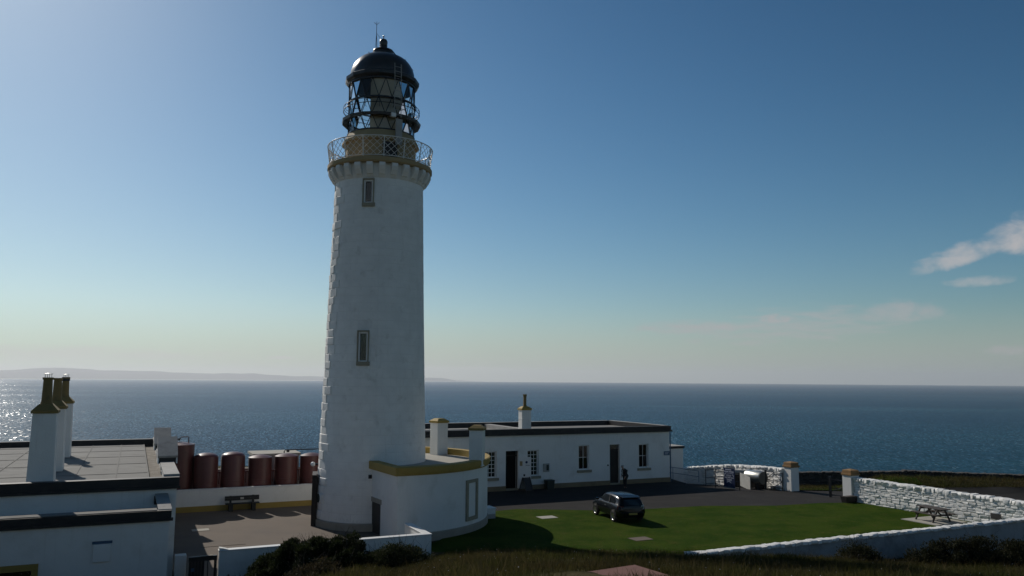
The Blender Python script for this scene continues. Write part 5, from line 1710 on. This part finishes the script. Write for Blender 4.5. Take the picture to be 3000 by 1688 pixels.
def grass_patch(name, n, x0, x1, y0, y1, keep, hlo, hhi, w, pal, lean=0.5):
    xs = npr.uniform(x0, x1, n); ys = npr.uniform(y0, y1, n)
    k = np.array([keep(x, y) for x, y in zip(xs, ys)])
    xs, ys = xs[k], ys[k]
    zs = np.array([ground_z(x, y) for x, y in zip(xs, ys)]) - 0.06
    t1 = vnoise(xs, ys, 0.30, 1.0) + 0.7 * vnoise(xs, ys, 1.4, 4.0); t2 = vnoise(xs, ys, 0.9, 5.0); t3 = vnoise(xs, ys, 0.18, 9.0) + 0.5 * vnoise(xs, ys, 0.8, 7.0)
    h = (hlo + (hhi - hlo) * npr.random(len(xs)) ** 1.5) * (0.75 + 0.6 * np.clip(t2 + 0.3, 0, 1))
    mixv = np.clip(0.5 + 0.9 * t1 + npr.normal(0, 0.22, len(xs)), 0, 1)
    mix2 = np.clip(0.45 + 1.2 * t3 + npr.normal(0, 0.2, len(xs)), 0, 1)
    pal = np.array(pal)
    col = pal[0] * (1 - mixv)[:, None] + pal[1] * mixv[:, None]
    col = col * (1 - 0.55 * mix2[:, None]) + pal[2] * 0.55 * mix2[:, None]
    col *= npr.uniform(0.7, 1.3, (len(xs), 1))
    return blades_mesh(name, xs, ys, zs, h, w * npr.uniform(.7, 1.4, len(xs)), lean * npr.uniform(.4, 1.4, len(xs)), col, M['blade'])


def on_lawn(x, y):
    u_, v_ = uv(x, y)
    return u_ > 12.6 and v_ > 33.3


slab_c = (3.4, 22.6)


def bank_keep(x, y):
    u_, v_ = uv(x, y)
    if ground_z(x, y) < 0.05 and y > 33 and x > -5:
        return x > 8 and v_ < 26.0
    if v_ > 26.0 and v_ < 27.0 and u_ > 20:
        return False
    if u_ > 20 and v_ > 26.2:
        return False
    if v_ > 34.4 and x < 0:
        return False
    if u_ < 1.9 and v_ > 33.4:
        return False
    # keep the slab clear
    dx, dy = x - slab_c[0], y - slab_c[1]
    a = R(31.5)
    lx = dx * math.cos(a) + dy * math.sin(a); ly = -dx * math.sin(a) + dy * math.cos(a)
    if -4.2 < lx < 0.0 and -3.2 < ly < 0.0:
        return False
    # only what the camera can see or nearly see
    return abs(x + 1) < 3.5 + 0.78 * y


grass_patch('bank_grass', 330000, -16, 29, 11.5, 38.5, bank_keep, 0.10, 0.34, 0.013,
            [(0.050, 0.056, 0.013), (0.066, 0.056, 0.018), (0.036, 0.026, 0.015)], 0.6)
grass_patch('tall_grass', 9000, -12, 28, 13, 37.5, lambda x, y: bank_keep(x, y) and mnoise.noise((x * .5, y * .5, 2)) > -0.05, 0.35, 0.62, 0.008,
            [(0.10, 0.082, 0.036), (0.13, 0.10, 0.05), (0.07, 0.052, 0.026)], 0.45)


def lawn_keep(x, y):
    u_, v_ = uv(x, y)
    if not (u_ > 13 and v_ > 26.9 and u_ < 44.3):
        return False
    if (x - TX) ** 2 + (y - TY) ** 2 < 6.9 ** 2:
        return False
    # far edge of the lawn
    e = np.interp(x, [-1.0, 0.4, 5.0, 7.9, 12.4, 17.2, 20.6, 23.2], [50.3, 51.2, 50.9, 51.3, 53.0, 53.3, 54.6, 55.0])
    if y > e + 0.05 * math.sin(x * 9) + 0.05:
        return False
    if 41.1 < u_ < 44.0 and 31.8 < v_ < 34.2:
        return False
    for (sx, sy) in ((2.15, 48.2), (6.62, 41.95)):
        if abs(x - sx) < 0.55 and abs(y - sy) < 0.5:
            return False
    return ground_z(x, y) < 0.3


grass_patch('lawn_grass', 190000, -3, 30, 32, 56, lawn_keep, 0.055, 0.11, 0.016,
            [(0.020, 0.052, 0.002), (0.042, 0.074, 0.005), (0.070, 0.070, 0.012)], 0.9)
grass_patch('field_grass', 60000, 19.5, 46, 56.0, 68, lambda x, y: (y > 60.6 - 0.05 * (x - 21) + 0.4 if x < 29 else y > 59.9 - 0.17 * (x - 29)), 0.08, 0.45, 0.022,
            [(0.060, 0.066, 0.016), (0.090, 0.070, 0.028), (0.055, 0.040, 0.024)], 0.6)


def flowers():
    mb = MB()
    for k in range(260):
        x = rnd.uniform(-8, 26); y = rnd.uniform(13, 37)
        if not bank_keep(x, y):
            continue
        z = ground_z(x, y) + rnd.uniform(0.12, 0.32)
        r_ = rnd.uniform(0.006, 0.013)
        mb.add([(x - r_, y, z), (x, y - r_, z + r_ * .4), (x + r_, y, z), (x, y + r_, z - r_ * .4), (x, y, z + r_)], [(0, 1, 4), (1, 2, 4), (2, 3, 4), (3, 0, 4)])
    mb.build('small_flowers', M['print'], kind='stuff')


flowers()


def shrub(name, label, c, rx, ry, h, nleaf, pal, lsize, stems=14, group=None, sprigs=0):
    x0, y0 = c
    t = thing(name, label, 'shrub', (x0, y0, 0), 0, group)
    g0 = ground_z(x0, y0)
    # leaf clumps spread through an uneven mound
    cl = []
    while len(cl) < 150:
        a = rnd.uniform(0, 2 * math.pi); q = math.sqrt(rnd.random())
        xx, yy = rx * q * math.cos(a), ry * q * math.sin(a)
        top = h * (1 - q ** 3) * (0.92 + 0.22 * mnoise.noise((xx * 1.1 + x0, yy * .9, 2)))
        if top < 0.12:
            continue
        cl.append((xx, yy, (1 - rnd.random() ** 2.2 * 0.8) * top, rnd.uniform(0.20, 0.38)))
    cl = np.array(cl)
    idx = npr.integers(0, len(cl), nleaf)
    d = npr.normal(0, 1, (nleaf, 3)); d /= np.linalg.norm(d, axis=1)[:, None]
    rr = cl[idx, 3] * npr.random(nleaf) ** 0.4
    P_ = cl[idx, :3] + d * rr[:, None] * np.array([1, 1, 0.85])
    gz_ = np.array([ground_z(x0 + p[0], y0 + p[1]) for p in P_])
    P_[:, 2] = np.maximum(P_[:, 2], 0.03) + gz_
    a1 = npr.normal(0, 1, (nleaf, 3)) + d * 1.2 + np.array([0, 0, .5]); a1 /= np.linalg.norm(a1, axis=1)[:, None]
    a2 = np.cross(a1, npr.normal(0, 1, (nleaf, 3))); a2 /= np.linalg.norm(a2, axis=1)[:, None]
    s_ = lsize * npr.uniform(.6, 1.5, nleaf)
    V = np.zeros((nleaf, 4, 3))
    V[:, 0] = P_ - a1 * s_[:, None]; V[:, 1] = P_ + a2 * s_[:, None] * .38; V[:, 2] = P_ + a1 * s_[:, None]; V[:, 3] = P_ - a2 * s_[:, None] * .38
    me = bpy.data.meshes.new('foliage')
    me.vertices.add(nleaf * 4); me.vertices.foreach_set('co', V.reshape(-1))
    me.loops.add(nleaf * 4); me.loops.foreach_set('vertex_index', np.arange(nleaf * 4, dtype=np.int32))
    me.polygons.add(nleaf); me.polygons.foreach_set('loop_start', (np.arange(nleaf) * 4).astype(np.int32))
    me.update(calc_edges=True)
    pal = np.array(pal)
    mv = np.clip(npr.normal(0.4, 0.3, nleaf) + (idx % 5) * 0.08, 0, 1)
    col = pal[0] * (1 - mv)[:, None] + pal[1] * mv[:, None]
    ca_ = me.color_attributes.new('Col', 'FLOAT_COLOR', 'POINT')
    c4 = np.ones((nleaf, 4, 4)); c4[:, :, :3] = col[:, None, :]
    ca_.data.foreach_set('color', c4.reshape(-1))
    me.materials.append(M['leaf'])
    link(bpy.data.objects.new('foliage', me), t, kind='stuff')
    sm = MB()
    for k in range(stems):
        a = rnd.uniform(0, 2 * math.pi); q = rnd.uniform(.2, .8)
        ex, ey = rx * q * math.cos(a), ry * q * math.sin(a)
        sm.tube([(ex * .3, ey * .3, ground_z(x0 + ex * .3, y0 + ey * .3) - .05), (ex * .7, ey * .7, g0 + h * .4 * (1 - q)), (ex, ey, ground_z(x0 + ex, y0 + ey) + h * (1 - q ** 2) * .8)], [.03, .02, .008], 5)
    for k in range(sprigs):
        a = rnd.uniform(0, 2 * math.pi); q = rnd.uniform(.1, 1.02)
        ex, ey = rx * q * math.cos(a), ry * q * math.sin(a)
        zb = ground_z(x0 + ex, y0 + ey) + h * max(0, 1 - q ** 2.2) * .8
        L = rnd.uniform(.3, .75)
        sm.tube([(ex, ey, zb), (ex + rnd.uniform(-.1, .1), ey + rnd.uniform(-.1, .1), zb + L * .6), (ex + rnd.uniform(-.2, .2), ey + rnd.uniform(-.2, .2), zb + L)], [.007, .005, .003], 4)
    sm.build('stem', M['bark'], t, kind='stuff')
    return t


GORSE = [(0.018, 0.026, 0.010), (0.040, 0.050, 0.018)]
HEATH = [(0.045, 0.036, 0.020), (0.075, 0.060, 0.030)]
shrub('gorse_bush', 'big dark gorse bush in front of the low white yard wall', (-7.55, 32.0), 2.75, 1.5, 1.75, 90000, GORSE, 0.05, 26, None, 170)
shrub('low_bush', 'smaller dark bush spreading at the right foot of the gorse', (-4.3, 31.6), 1.35, 0.8, 0.70, 14000, [(0.022, 0.030, 0.012), (0.055, 0.062, 0.028)], 0.045, 10, None, 50)
shrub('heather_clump', 'brown heather clump below the big gorse bush', (-7.0, 27.4), 1.5, 0.9, 0.70, 12000, HEATH, 0.04, 8, None, 40)
shrub('heather_clump', 'dark heather tuft in front of the yard wall near the gate', (-9.9, 29.8), 0.85, 0.6, 0.85, 8000, [(0.028, 0.024, 0.016), (0.055, 0.042, 0.026)], 0.04, 8, None, 20)
shrub('bramble', 'dark bramble mound against the shaded front wall at far right', (20.0, 35.2), 3.4, 1.0, 1.05, 22000, [(0.016, 0.020, 0.010), (0.040, 0.040, 0.020)], 0.05, 14, None, 50)
shrub('bramble', 'small thorny tuft halfway along the shaded front wall', (13.9, 33.0), 0.9, 0.5, 0.75, 5000, [(0.020, 0.026, 0.012), (0.045, 0.045, 0.022)], 0.045, 8, None, 40)
